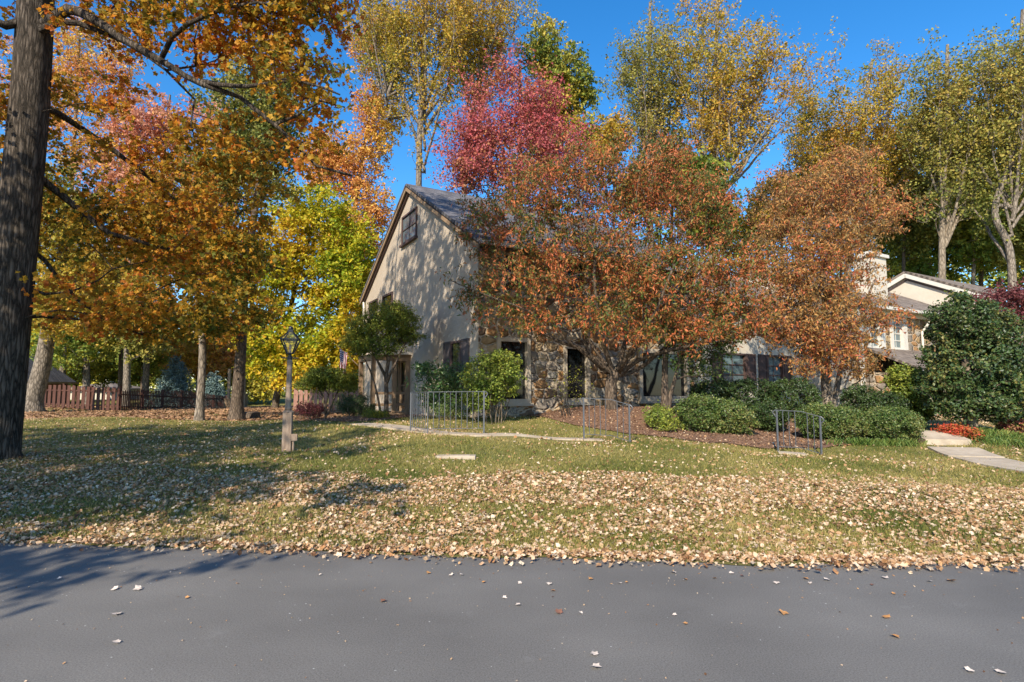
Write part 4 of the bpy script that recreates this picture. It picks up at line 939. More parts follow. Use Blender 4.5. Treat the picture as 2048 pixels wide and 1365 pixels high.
def wood_tree(name, label, px, Y, top, crown, lm, bm, seed, K=230, r0=.3, leaf=.17, nleaf=11, ntwig=4, tlen=.75, asc=1.0, mid=None, up=.4, shell=.5, pen=1.2, group=None, base=None, tip=.012, foot=None, droop=0., flat=.7, fan=None):
    b = base_of(px, Y)
    ch = [([b - (0,0,.3), b + (0,0,.6)] + ([at(*q) for q in mid] if mid else []) + [at(*top)], r0, max(.04, r0 * .3))]
    if fan: ch += [l for f in fan for l in f[1]]; fan = np.concatenate([f[0] for f in fan])
    t = make_tree(name, label, 'tree', group, b, ch, crown, int(K * 1.45), lm, bm, seed, ntwig=ntwig, tlen=tlen, nleaf=nleaf, leaf=leaf * 1.22, up=up, asc=asc, pen=pen, tip=tip, power=.5, shell=shell, wpath=.1, spread=.12, lift=-.1 if asc > .6 else .2, sides=10, droop=droop, flat=flat, clusters=(lambda rg: np.concatenate([fan, sample_blobs(crown, max(4, int(K * .38)), rg, shell)])) if fan is not None else None,
                  minz=b[2] + (foot or 3.))
    return t
WG = 'tall trees behind the houses'
wood_tree('tulip_tree', 'tall sparse yellow tree directly behind the gable peak', 835, 38, (855,-120,38), [ell(850,120,38,95,190,3,1.), ell(770,120,38,75,140,3,1.), ell(850,-60,38,130,90,3,.8), ell(850,310,37,35,45,1.5,.6), ell(900,200,38,60,90,2.5,.7)], L['tulip'], M['bark_grey'], 31, 420, .34, .14, tip=.016, mid=[(838,330,38),(845,150,38)], foot=11, fan=[vase(850,38,380,-120,125,360,501), vase(775,39,260,-60,80,140,502)], droop=-.6, flat=1.)
wood_tree('tulip_tree', 'tall sparse yellow tree left of the crimson tree with forked trunk', 925, 41, (1000,-60,41), [ell(970,110,41,75,160,3,1.), ell(920,60,41,50,150,2.5,.8), ell(990,-40,41,70,70,3,.8)], L['tulip'], M['bark_grey'], 32, 340, .34, .14, tip=.016, mid=[(930,330,41),(955,180,41)], foot=12, fan=[vase(960,41,300,-60,95,280,503)], droop=-.6, flat=1.)
wood_tree('oak_tree', 'green and yellow leafed oak right of the crimson tree top', 1110, 43, (1090,60,43), [ell(1090,110,43,55,70,3,1.), ell(1130,160,43,60,70,3,1.), ell(1100,230,43,60,70,3,1.), ell(1165,190,43,38,30,2,1.), ell(1170,270,42,40,50,2,1.), ell(1080,300,42,60,40,2,.7)], L['oak_green'], M['bark_brown'], 33, 300, .32, .2, nleaf=13, asc=.5, foot=9)
wood_tree('maple_tree', 'small bright yellow tree peeping out right of the oak', 1228, 37, (1228,240,37), [ell(1228,275,37,24,36,1.3,1.), ell(1205,310,37,22,24,1.2,.8)], L['tulip'], M['bark_brown'], 34, 80, .14, .16, nleaf=12, asc=.5, foot=8)
wood_tree('tulip_tree', 'upright green yellow tree left of the two broad sky gaps', 1305, 40, (1300,5,40), [ell(1270,140,40,36,110,2,1.), ell(1310,90,40,45,90,2.2,1.), ell(1345,190,40,40,130,2,1.), ell(1290,270,40,50,70,2,.9)], L['tulip_green'], M['bark_grey'], 35, 300, .3, .14, tip=.016, mid=[(1300,300,40)], asc=1.5, foot=10, fan=[vase(1300,40,470,5,75,330,504)], droop=-.6, flat=1.)
wood_tree('tulip_tree', 'tall yellow tree with straight trunk and long right hand limbs', 1428, 38, (1436,-40,38), [ell(1435,90,38,65,120,2.5,1.), ell(1520,120,38,70,70,2.5,.8), ell(1585,125,38,40,32,1.5,1.), ell(1490,240,38,80,70,2.5,.7), ell(1400,40,38,40,60,2,.8), ell(1400,280,38,30,90,1.6,.8), ell(1480,350,37,70,30,2,.5)], L['tulip'], M['bark_grey'], 36, 330, .34, .14, tip=.016, mid=[(1424,400,38),(1430,200,38)], asc=.9, foot=8, fan=[vase(1432,38,480,-40,105,330,505), vase(1445,38,400,80,150,200,506,90)], droop=-.6, flat=1.)
wood_tree('tulip_tree', 'golden yellow spreading tree above the rusty tree', 1690, 42, (1745,120,42), [ell(1760,180,42,60,75,3,1.), ell(1690,220,42,60,60,3,1.), ell(1630,230,42,36,50,2,1.), ell(1720,320,42,100,80,3,1.), ell(1590,290,41,30,40,1.5,1.), ell(1620,380,41,60,50,2,.7), ell(1790,320,42,50,100,2.5,.8)], L['tulip'], M['bark_grey'], 37, 400, .34, .14, tip=.016, mid=[(1700,420,42),(1715,300,42)], foot=9, fan=[vase(1715,42,540,95,125,460,507), vase(1640,43,520,190,85,240,510)], droop=-.6, flat=1.)
wood_tree('tulip_tree', 'olive tree with stout pale trunk above the cream gable', 1886, 36, (1895,90,36), [ell(1890,190,36,50,110,2,1.), ell(1840,230,36,36,90,1.6,.8), ell(1940,190,36,36,100,1.8,1.), ell(1890,370,36,70,90,2.5,.8), ell(1850,420,35,40,60,1.5,.6)], L['tulip_green'], M['bark_pale'], 38, 380, .29, .14, tip=.016, mid=[(1884,480,36),(1885,400,36),(1890,250,36)], asc=1.2, foot=8, fan=[vase(1890,36,520,80,80,380,508)], droop=-.6, flat=1.)
wood_tree('tulip_tree', 'tall grey green tree with forked pale trunk in the top right corner', 2025, 34, (2045,20,34), [ell(2010,140,34,50,110,2,1.), ell(2060,200,34,60,160,2.5,1.), ell(1985,270,34,36,90,1.6,.8), ell(2010,400,34,60,80,2.,.7), ell(2120,200,34,70,160,2.5,.7)], L['tulip_green'], M['bark_grey'], 39, 380, .29, .14, tip=.016, mid=[(2022,520,34),(1990,420,34),(2030,280,34)], asc=1.2, foot=8, fan=[vase(2025,34,560,25,105,440,509)], droop=-.6, flat=1.)
wood_tree('red_maple', 'crimson and burgundy tree rising behind the grey shingle roof', 1040, 33, (1040,130,33), [ell(1010,150,33,36,35,1.5,.9), ell(960,290,33,85,70,2.5,1.), ell(1060,230,33,75,80,2.5,1.), ell(1100,310,32.6,90,60,2.5,1.), ell(940,350,32.4,70,40,2.,1.), ell(1040,360,32,110,50,2.,.8), ell(960,190,33,50,40,1.6,.5)], L['burgundy'], M['bark_brown'], 40, 470, .26, .125, tlen=.95, droop=-.35, nleaf=13, asc=.6, foot=8)
wood_tree('maple_tree', 'orange maple behind the house left of the gable peak', 690, 43, (750,170,43), [ell(750,90,43,60,90,2.5,.6), ell(760,220,43,60,60,2.,.9), ell(700,330,43,75,70,2.5,1.), ell(740,420,42.6,45,60,2,1.), ell(640,330,43,50,60,2.,.7), ell(760,290,43,50,40,2.,.5)], L['orange'], M['bark_brown'], 41, 400, .3, .165, nleaf=12, mid=[(695,560,43),(715,380,43)], asc=.5, foot=5)
wood_tree('maple_tree', 'coral orange maple in the middle of the left hand trees', 290, 52, (340,190,50), [ell(330,260,50,110,80,4,1.), ell(250,360,50,100,90,4,1.), ell(400,380,50,110,100,4,1.), ell(350,500,49,120,80,4,1.), ell(450,250,50,50,60,3.,.8)], L['pink_orange'], M['bark_grey'], 42, 420, .3, .22, tlen=1.1, nleaf=15, mid=[(300,600,52),(320,400,51)], asc=.5, foot=4)
wood_tree('lime_maple', 'lemon and lime green maple with low branches behind the lamp post', 552, 39, (640,400,38), [ell(620,440,38,90,70,3,1.), ell(600,560,38,110,90,3,1.), ell(680,600,37.5,60,110,2.5,1.), ell(560,680,37.5,90,60,2.5,1.), ell(640,720,37,90,50,2.5,1.), ell(560,745,37,70,30,2,.9), ell(700,500,38,55,80,2.5,1.), ell(690,700,37,50,70,2.,1.), ell(540,520,36,60,90,2.,.9)], L['yellow_green'], M['bark_brown'], 43, 620, .26, .19, nleaf=14, asc=.2, flat=.3, up=.9, foot=1.5, shell=.35, mid=[(560,760,39),(585,600,38.5)])
b_ = wood_tree('maple_tree', 'thick brown trunk of an olive maple between pickets and lamp post', 474, 23, (548,120,24), [ell(510,290,24,85,80,2.,1.), ell(440,380,24,75,80,2.,1.), ell(560,220,24,70,80,2.,.9), ell(480,180,24,90,80,2.,.7), ell(545,370,24,45,40,1.2,.6)], L['tulip_green'], M['bark_brown'], 44, 300, .25, .13, nleaf=12, tlen=.55, mid=[(482,700,23),(490,560,23.3),(520,350,23.6)], asc=.5, foot=6); flare(b_, .9, .5)
b_ = wood_tree('maple_tree', 'slim grey trunk of an orange maple in front of the pickets', 401, 22, (385,330,22), [ell(400,520,22,120,70,1.8,1.), ell(350,430,22,110,90,1.8,1.), ell(445,560,21.8,70,60,1.3,1.), ell(430,640,21.6,90,35,1.3,1.), ell(330,620,21.8,70,35,1.3,.8)], L['maple_gold'], M['bark_grey'], 45, 330, .165, .12, nleaf=12, tlen=.5, mid=[(404,740,22),(404,670,22),(392,560,22)], asc=.2, foot=3.); flare(b_, .7, .3)
b_ = wood_tree('maple_tree', 'leaning pale grey trunk of a yellow maple by the board fence', 66, 31.5, (150,380,31), [ell(130,470,31,110,90,2.5,1.), ell(200,560,31,110,70,2.5,1.), ell(90,590,31,70,60,2.,1.), ell(160,650,30.5,110,35,2.,.8), ell(60,380,31,90,90,2.5,.8)], L['tulip'], M['bark_grey'], 46, 330, .5, .17, nleaf=12, mid=[(85,730,31.5),(100,640,31.4),(112,570,31.3)], asc=.3, foot=4.5); flare(b_, 1.2, .4)
wood_tree('maple_tree', 'peach orange leaved tree high behind the big maple trunk', 122, 52, (160,60,50), [ell(150,120,50,110,110,4,1.), ell(230,200,50,80,90,4,.8), ell(60,180,50,80,110,4,.8), ell(180,300,50,100,70,4,.8)], L['orange'], M['bark_grey'], 47, 300, .3, .2, tlen=1.1, nleaf=11, asc=.7, foot=9)
LG = 'woodland trees beyond the fences'
for i, (px, Y, r, top, c, lm, lab) in enumerate([
    (172, 47, .3, 420, [ell(170,600,47,90,90,3,1.), ell(150,690,46,70,50,3,.8)], 'wood_green', 'straight grey trunk with yellow green crown nearest left of the cupola house'),
    (240, 50, .22, 430, [ell(240,600,50,60,90,3,1.)], 'oak_green', 'thin dark trunk just left of the pale straight one'),
    (253, 46, .32, 400, [ell(260,600,46,80,90,3,1.), ell(290,690,46,50,40,2,.6)], 'tulip_green', 'pale straight trunk above the end of the board fence'),
    (285, 56, .25, 480, [ell(300,680,56,60,70,3,1.)], 'wood_green', 'faint grey trunk among yellow leaves right of the pale straight one'),
    (115, 54, .2, 480, [ell(110,690,54,70,70,3,1.), ell(60,640,54,60,60,3,.7)], 'yellow_green', 'yellow green tree behind the grey roof'),
    (150, 60, .2, 500, [ell(220,720,60,60,50,3,1.), ell(150,730,60,50,40,3,1.)], 'wood_green', 'dark green bushy tree above the distant cupola'),
    (395, 55, .22, 560, [ell(390,700,55,45,60,3,1.), ell(440,710,55,50,50,3,1.)], 'orange', 'orange tree glowing behind the blue spruces'),
    (330, 62, .22, 560, [ell(320,720,62,60,50,3,1.), ell(270,740,62,40,35,3,.9)], 'oak_green', 'green and yellow tree behind the taller spruce'),
    (470, 58, .22, 560, [ell(480,720,58,50,60,3,1.), ell(520,770,56,50,30,2,1.2)], 'wood_green', 'green tree behind the thick brown trunk'),
    (1760, 50, .25, 330, [ell(1780,450,50,80,90,3.5,1.), ell(1720,400,50,70,70,3,.9), ell(1650,430,50,60,60,3,.8)], 'wood_green', 'yellow green understorey tree behind the chimney'),
    (1850, 47, .25, 330, [ell(1850,480,47,80,90,3.5,1.), ell(1810,540,46,50,40,3,.9), ell(1830,400,47,50,60,3,.8)], 'wood_green', 'leafy understorey tree left of the stout pale trunk'),
    (1960, 46, .25, 330, [ell(1950,470,46,80,100,3.5,1.), ell(2020,500,46,60,80,3,1.), ell(1960,390,46,60,50,3,.8)], 'oak_green', 'leafy understorey tree behind the cream gable ridge'),
    (2060, 48, .25, 330, [ell(2060,450,48,80,120,3.5,1.3)], 'wood_green', 'leafy understorey tree at the far right edge'),
    (1400, 30, .16, 330, [ell(1400,380,30,36,60,1.5,1.), ell(1420,440,30,40,40,1.5,.8)], 'lace_green', 'narrow green tree showing above the russet cherry'),
    (720, 46, .22, 470, [ell(730,560,46,50,90,3,1.), ell(690,480,46,50,60,3,.9)], 'orange', 'orange leaved tree against the left end of the gable wall'),
    (1805, 44, .2, 240, [ell(1800,330,44,50,90,3,1.), ell(1830,440,44,50,80,3,1.)], 'tulip_green', 'olive woodland tree between the chimney and the stout pale trunk'),
    (1945, 43, .2, 220, [ell(1950,330,43,50,110,3,1.), ell(1930,450,43,50,80,3,1.)], 'wood_green', 'yellow green woodland tree between the two right hand trunks'),
    (1680, 49, .2, 260, [ell(1680,350,49,70,90,3,1.), ell(1620,380,49,50,60,3,.9)], 'tulip', 'gold woodland tree behind the middle of the rusty crown'),
    (2075, 42, .2, 220, [ell(2060,330,42,60,110,3,1.), ell(2040,470,42,60,70,3,1.)], 'tulip_green', 'olive woodland tree cut off by the right edge'),
    (1340, 47, .2, 250, [ell(1340,340,47,60,80,3,1.), ell(1270,380,47,40,50,3,.9)], 'tulip', 'yellow woodland tree behind the top of the russet crown'),
    (1560, 46, .22, 330, [ell(1560,420,46,60,70,3,1.), ell(1500,460,46,60,40,3,.8)], 'tulip', 'yellow tree behind the gap between russet and rusty trees')]):
    wood_tree('woodland_tree', lab, px, Y, (px + 6, top, Y), c, L[lm], M['bark_grey'] if i % 2 == 0 else M['bark_brown'], 60 + i, 230, r, .2, nleaf=13, asc=.4, foot=2., shell=.4, group=LG if px < 600 else WG)
# blue spruces
def spruce(label, px, Y, h, rad, seed):
    b = base_of(px, Y); rg = np.random.default_rng(seed); sk = Skel()
    sk.limb([b - (0,0,.2), b + (0,0,h * .5), b + (0,0,h)], .12, .02, rg, root=True, wob=0)
    C = []
    for z in np.linspace(.12, .97, 17):
        r = rad * (1 - z) ** .85 + .05; n = max(3, int(16 * (1 - z) + 3))
        for k in range(n):
            a = 2 * math.pi * (k + rg.random() * .7) / n; rr = r * (.55 + .5 * rg.random())
            C.append(b + (rr * math.cos(a), rr * math.sin(a), h * z - rr * .15 + rg.normal() * .05))
            if rr > .5: C.append(b + (rr * .55 * math.cos(a), rr * .55 * math.sin(a), h * z))
    C = np.array(C); sk.grow(C, rg, -.1, 3., .1, lift=0.); sk.finish(.006)
    tw, P, sz = foliage(sk, C, rg, 5, .38, 12, .17, T_LANCE, .3, 0, .1, .4, .04)
    r_ = thing('blue_spruce', label, 'tree', b, 0, 'blue spruces behind the pickets')
    mt = sk.mesh('spruce_trunk', tw, 8); ml = leaf_mesh('spruce_crown', P, sz, T_LANCE, rg, .4)
    for me in (mt, ml): me.transform(__import__('mathutils').Matrix.Translation(-Vector(b.tolist())))
    link('trunk', mt, M['bark_brown'], r_); link('crown', ml, L['spruce'], r_)
spruce('taller pale blue green spruce behind the pickets', 348, 50, 4.6, 2.3, 71)
spruce('smaller silver blue spruce right of the slim grey trunk', 426, 50, 3.1, 1.5, 72)
# the far wood, one mass
rg = np.random.default_rng(99); Cw = []
for px in np.arange(-500, 2600, 26):
    top = 640 + 40 * math.sin(px * .011) + rg.normal() * 25 if px < 1100 else 480 + 40 * math.sin(px * .013) + rg.normal() * 25
    for k in range(34):
        Y = 78 + 10 * rg.random(); Cw.append(at(px + rg.normal() * 20, top + (800 - top) * rg.random(), Y))
Cw = np.array(Cw); Pw = (Cw[:, None] + rg.normal(size=(len(Cw), 26, 3)) * np.array((1.1, 1.1, .9))).reshape(-1, 3)
o = link('far_woodland', leaf_mesh('far_woodland', Pw, .6 * (.6 + .8 * rg.random(len(Pw))), T_DIAMOND, rg, .4), L['wood_green']); tag(o, None, None, kind='stuff')
# trees along the near side of the road whose shade lies across the verge
SG = 'roadside shade trees behind the photographer'
for i, (x, y, zt, bl) in enumerate([(-12, -3.5, 13, [((-9.4,-1.6,8.4),(2.8,2.6,1.6),1.), ((-9.0,-1.6,6.9),(2.2,1.4,.7),1.3), ((-12.2,-2.6,9),(3.2,3.6,3.2),1.), ((-9.6,2.0,8.6),(2.2,1.6,1.4),.8), ((-7.9,-3.1,6.1),(1.5,.45,.4),2.2), ((-9.4,-3.0,6.2),(1.6,.7,.5),1.6), ((-6.5,-.6,6.1),(2.7,.4,.3),2.4), ((-6.3,-3.0,6.2),(.9,.3,.25),2.0)]),
        (-17, 2, 13, [((-16,2.5,8),(4,3.5,3.8),1.), ((-12.8,3.6,8),(2.4,2.4,2.2),1.), ((-10.4,5.2,9.2),(2.0,1.6,1.5),.9)])]):
    b = np.array((x, y, 0.)); ch = [([b - (0,0,.2), b + (0,0,3), b + (.3,.2,7), b + (.2,.1,zt)], .32, .08)]
    make_tree('shade_tree', ('golden', 'broad')[i] + ' roadside tree whose shade falls across the leafy verge', 'tree', SG, b, ch, [(np.array(c), np.array(r), w) for c, r, w in bl], 330, L['maple_gold'], M['bark_dark'], 81 + i,
              ntwig=5, tlen=.6, nleaf=12, leaf=.17, asc=.2, tip=.008, shell=.45)

# ---------------------------------------------------------------- shrubs
def shrub(name, label, px, Y, blobs, K, lm, seed, leaf=.06, ntwig=4, tlen=.16, nleaf=12, tmpl=T_DIAMOND, up=.6, shell=.22, stems=6, bm='twig', spread=.035, group=None, hang=0., dense=True, cat='shrub'):
    b = base_of(px, Y); rg = np.random.default_rng(seed); sk = Skel(); tgt = sample_blobs(blobs, stems, rg, .5)
    for i, t in enumerate(tgt):
        s0 = b + (rg.normal() * .06, rg.normal() * .06, -.05)
        if len(blobs) > 1 or blobs[0][1][0] > .8: s0[0] = b[0] + (t[0] - b[0]) * .6; s0[1] = b[1] + (t[1] - b[1]) * .6; s0[2] = gz(s0[0], s0[1]) - .04
        sk.limb([s0, (s0 + t) / 2 + rg.normal(size=3) * .04, s0 + (t - s0) * .9], .018, .008, rg, root=True, step=.15)
    C = sample_blobs(blobs, K, rg, shell); C[:, 2] = np.maximum(C[:, 2], gz(C[:, 0], C[:, 1]) + .06)
    sk.grow(C, rg, .2, .6, .1, .2, lift=.1); sk.finish(.0035)
    tw, P, sz = foliage(sk, C, rg, ntwig, tlen, nleaf, leaf, tmpl, up, hang, 0, .8, spread, .003)
    P[:, 2] = np.maximum(P[:, 2], gz(P[:, 0], P[:, 1]) + .02)
    r_ = thing(name, label, cat, b, 0, group)
    mt = sk.mesh(name + '_stems', tw, 6); ml = leaf_mesh(name + '_foliage', P, sz, tmpl, rg, up, hang)
    for me in (mt, ml): me.transform(__import__('mathutils').Matrix.Translation(-Vector(b.tolist())))
    link('stems', mt, M[bm], r_); link('foliage', ml, L[lm] if isinstance(lm, str) else lm, r_); return r_
shrub('rhododendron', 'tall rhododendron with oblong dark leaves against the gable wall', 862, 17.4, [ell(868,770,17.4,36,42,.5,1.), ell(850,740,17.5,22,20,.35,.8), ell(905,755,17.2,28,32,.4,1.), ell(880,800,17.2,40,24,.5,.7)], 130, 'rhodo', 101, .13, 3, .2, 9, T_LANCE, .4, .4, 8, hang=.4)
shrub('azalea', 'rounded bright yellow green azalea at the house corner', 980, 15.9, [ell(985,752,15.9,58,46,.75,1.), ell(960,790,15.7,42,30,.55,.8), ell(1012,740,16.,34,34,.5,.9)], 330, 'azalea', 102, .062, 4, .15, 13, T_DIAMOND, .7, .25, 10)
shrub('bare_shrub', 'nearly bare twiggy shrub between the two ground floor windows', 1143, 16.7, [ell(1140,770,16.7,45,34,.4,1.), ell(1165,745,16.7,25,18,.3,.5)], 55, 'low_yellow', 103, .055, 4, .3, 1, T_DIAMOND, .6, .5, 5, bm='twig_dark')
shrub('clipped_yew', 'dark clipped yew ball at the foot of the porch', 712, 20.8, [ell(715,812,20.8,34,20,.6,1.), ell(690,808,20.8,18,14,.4,.8)], 170, 'shrub_dark', 104, .055, 4, .12, 13, T_LANCE, .6, .2, 8)
shrub('purple_shrub', 'small thin purplish shrub right of the lamp post', 624, 21.6, [ell(622,820,21.6,28,14,.45,1.)], 70, 'plum', 105, .06, 4, .15, 8, T_DIAMOND, .6, .4, 7)
shrub('low_perennial', 'low yellow green perennials in front of the porch posts', 750, 18.6, [ell(752,830,18.6,26,6,.35,1.)], 60, 'low_yellow', 106, .06, 4, .1, 10, T_LANCE, .9, .4, 5, cat='plant')
shrub('low_perennial', 'low green perennials under the rhododendron', 900, 16.5, [ell(900,822,16.5,40,8,.3,1.)], 60, 'shrub_mid', 107, .06, 4, .1, 10, T_LANCE, .9, .4, 5, cat='plant')
shrub('azalea', 'small loose yellow green shrub left of the big azalea mound', 1320, 14.9, [ell(1318,832,14.9,30,20,.4,1.), ell(1335,850,14.7,22,10,.3,.6)], 110, 'azalea', 108, .05, 4, .12, 10, T_DIAMOND, .7, .3, 8)
shrub('azalea', 'broad sloping green azalea mound in the mulch bed', 1425, 14.9, [ell(1400,828,15.1,50,34,.7,1.), ell(1450,836,14.8,50,32,.65,1.), ell(1485,848,14.6,28,18,.4,.8)], 520, 'shrub_mid', 109, .052, 4, .1, 13, T_DIAMOND, .7, .12, 10)
shrub('clipped_hedge', 'long dark green clipped hedge under the shuttered windows', 1510, 17.6, [ell(1430,795,17.6,48,36,.7,1.), ell(1500,795,17.6,55,38,.75,1.), ell(1580,795,17.6,58,36,.75,1.)], 620, 'shrub_dark', 110, .06, 4, .12, 13, T_DIAMOND, .7, .14, 10)
shrub('azalea', 'small dark mound tucked behind the right railing', 1535, 15.6, [ell(1535,832,15.6,36,26,.5,1.)], 200, 'shrub_dark', 111, .052, 4, .1, 13, T_DIAMOND, .7, .15, 8)
shrub('clipped_shrub', 'clipped green mound just right of the right railing', 1662, 14.5, [ell(1648,843,14.6,50,34,.62,1.), ell(1692,850,14.4,38,30,.5,1.)], 560, 'shrub_mid', 112, .046, 4, .09, 13, T_DIAMOND, .7, .12, 9)
shrub('clipped_shrub', 'smooth rounded clipped yew beside the side path steps', 1778, 14.4, [ell(1778,850,14.3,56,31,.68,1.), ell(1805,858,14.3,28,22,.4,.8)], 560, 'shrub_mid', 113, .042, 4, .08, 14, T_DIAMOND, .8, .1, 9)
shrub('dark_shrub', 'shaded round shrub behind the clipped yew', 1762, 16.6, [ell(1765,815,16.6,42,28,.6,1.), ell(1720,800,16.8,36,26,.5,.8)], 330, 'shrub_dark', 114, .055, 4, .11, 13, T_DIAMOND, .7, .15, 8)
shrub('large_leaf_shrub', 'tall bright green leafy shrub left of the holly', 1822, 17.2, [ell(1822,780,17.2,34,38,.5,1.), ell(1805,755,17.4,26,22,.4,.8), ell(1845,810,16.8,26,30,.4,.8)], 300, 'azalea', 115, .085, 4, .16, 11, T_DIAMOND, .6, .25, 8)
shrub('scarlet_shrub', 'low scarlet leaved shrub beside the path steps', 1925, 14.5, [ell(1905,862,14.6,24,11,.3,1.), ell(1930,866,14.4,24,10,.3,1.), ell(1955,874,14.2,14,7,.2,.7)], 110, 'scarlet', 116, .06, 4, .1, 7, T_DIAMOND, .7, .3, 8)
shrub('hydrangea', 'hydrangea with faded red flower heads at the right edge', 2032, 15.4, [ell(2035,852,15.4,36,22,.5,1.), ell(2075,850,15.4,30,24,.5,1.)], 170, 'mixed_red', 117, .075, 4, .13, 10, T_DIAMOND, .6, .2, 8)
# strap-leaved ground cover beside the side path and in the bed
def straps(name, spots, n, ln, seed, lm):
    rg = np.random.default_rng(seed); P = []; D = []
    for px, Y, rx, ry in spots:
        c = on_ground(px, Y)
        for _ in range(n):
            x, y = c[0] + rg.normal() * rx, c[1] + rg.normal() * ry; P.append((x, y, float(gz(x, y)) + .02)); a = rg.random() * 6.28; D.append((math.cos(a) * .55, math.sin(a) * .55, .8))
    me = leaf_mesh(name, np.array(P), ln * (.6 + .7 * rg.random(len(P))), (np.array([(-.035,0,0),(.035,0,0),(.03,.6,.02),(-.03,.6,.02),(0,1.05,-.22)]), np.array([(0,1,2,3),(3,2,4,4)])[:1]), rg, .3, yaxis=np.array(D))
    o = link(name, me, L[lm]); tag(o, None, None, kind='stuff'); return o
straps('ground_cover', [(1955,14.6,.3,.25),(1985,13.9,.3,.25),(2020,13.6,.35,.2),(2050,13.1,.3,.2),(2000,14.5,.5,.3),(1705,13.6,.3,.1),(1745,13.5,.25,.1),(1795,13.5,.2,.1)], 300, .24, 120, 'strap')

# ---------------------------------------------------------------- grass and fallen leaves
rg = np.random.default_rng(5)
n = 480000
Yv = 5.1 + 17 * rg.random(n) ** 1.7; Xv = (rg.random(n) * 2 - 1) * (Yv * .95 + 1)
ok = (Yv > edge_y(Xv) + .06 + .1 * rg.random(n)); 
def inside_bed(X, Y):
    yf = np.interp(X, fr[:, 0], fr[:, 1]); return (Y > yf) & (X > fr[:, 0].min())
ok &= ~inside_bed(Xv, Yv)
path_c = np.array([hxy(715, 849), hxy(830, 861), hxy(960, 872), hxy(1205, 882)]); ok &= ~((np.abs(Yv - np.interp(Xv, path_c[:, 0], path_c[:, 1])) < .42) & (Xv > path_c[0, 0]) & (Xv < path_c[-1, 0]))
side_c = np.array([hxy(1852, 884), hxy(1905, 905), hxy(1957, 923), hxy(2060, 942), hxy(2300, 985)]); o_ = np.argsort(side_c[:, 0]); ok &= ~((np.abs(Yv - np.interp(Xv, side_c[o_, 0], side_c[o_, 1])) < .55) & (Xv > side_c[:, 0].min() - .3))
Xv, Yv = Xv[ok], Yv[ok]; Pg = np.stack([Xv, Yv, gz(Xv, Yv) - .004], -1)
yd = unit(rg.normal(size=(len(Pg), 3)) * np.array((.55, .55, 0)) + np.array((0, 0, .9)))
o = link('grass', leaf_mesh('grass', Pg, .05 * (.6 + .9 * rg.random(len(Pg))), T_BLADE, rg, .2, yaxis=yd), L['grass']); tag(o, None, None, kind='stuff')

def vnoise(X, Y, s, seed):
    r = np.random.default_rng(seed); t = r.random((64, 64)); x, y = X / s, Y / s; i, j = np.floor(x).astype(int), np.floor(y).astype(int); u, v = x - i, y - j
    u, v = u*u*(3-2*u), v*v*(3-2*v); g = lambda a, b: t[a % 64, b % 64]
    return (g(i,j)*(1-u) + g(i+1,j)*u)*(1-v) + (g(i,j+1)*(1-u) + g(i+1,j+1)*u)*v
def litter(name, N_, y0, y1, power, size, tmpl, seed, wide=1.):
    rg = np.random.default_rng(seed)
    Y = y0 + (y1 - y0) * rg.random(N_) ** power; X = (rg.random(N_) * 2 - 1) * (Y * .97 + 1)
    e = edge_y(X); v = Y - e
    nz_ = vnoise(X + 50, Y + 50, .55, 1) * .6 + vnoise(X + 50, Y + 50, 1.7, 2) * .4
    band = 3.55 + .35 * np.sin(X * .6) + .5 * (vnoise(X + 9, Y, .9, 4) - .5) * 2
    dens = np.where(v < .2, .85, np.where(v < 1.8, .22 + .9 * np.clip((nz_ - .43) * 3.2, 0, 1), .8 + .6 * np.clip((nz_ - .36) * 3, 0, 1)))
    dens = np.where(v > band, .08 + .2 * (vnoise(X + 9, Y + 3, 1.5, 6) > .7), dens)
    left = np.clip((-4.0 - X) / 2.5, 0, 1); dens = np.maximum(dens, left * np.where(v < 9, .6 * (.3 + nz_), .25)); dens = np.where((X < -5) & (Y > 22), .9, dens)
    bed = inside_bed(X, Y); dens = np.where(bed, .75, dens)
    k = (v > .04 - .34 * rg.random(N_) ** 7 + .1 * (vnoise(X + 50, Y * 0 + 3, .35, 9) - .5) + .12 * (vnoise(X + 50, Y * 0 + 3, 1.3, 10) - .5)) & (rg.random(N_) < dens * wide)
    X, Y = X[k], Y[k]; P = np.stack([X, Y, gz(X, Y) + .012 + .03 * rg.random(len(X)) ** 2], -1)
    me = leaf_mesh(name, P, size * (.35 + 1.15 * rg.random(len(P)) ** 1.3), tmpl, rg, 2.0)
    o = link(name, me, L['litter']); tag(o, None, None, kind='stuff'); return o
litter('fallen_leaves', 230000, 4.9, 24, 2.4, .047, T_CURL, 301)
litter('fallen_maple_leaves', 52000, 4.9, 16, 2.2, .05, T_MAPLE, 302)
o = None
rg = np.random.default_rng(303); n = 16000; Y = 22 + 26 * rg.random(n); X = -Y * (.15 + .85 * rg.random(n))
P = np.stack([X, Y, gz(X, Y) + .03], -1); o = link('distant_leaf_litter', leaf_mesh('distant_leaf_litter', P, .16 * (.6 + .8 * rg.random(n)), T_CURL, rg, 2.5), L['brown_litter']); tag(o, None, None, kind='stuff')
rg = np.random.default_rng(304); n = 9000; sI = rg.random(n); wI = rg.random(n) * .6
A2 = np.stack([np.interp(sI, s_, A_[:, 0]), np.interp(sI, s_, A_[:, 1])], -1); B2 = np.stack([np.interp(sI, s_, B_[:, 0]), np.interp(sI, s_, B_[:, 1])], -1); XY = A2 * (1 - wI[:, None]) + B2 * wI[:, None]
P = np.c_[XY, gz(XY[:, 0], XY[:, 1]) + .04]
o = link('mulch_chips', leaf_mesh('mulch_chips', P, .05 * (.5 + rg.random(n)), T_CURL, rg, 1.2), M['mulch']); tag(o, None, None, kind='stuff')
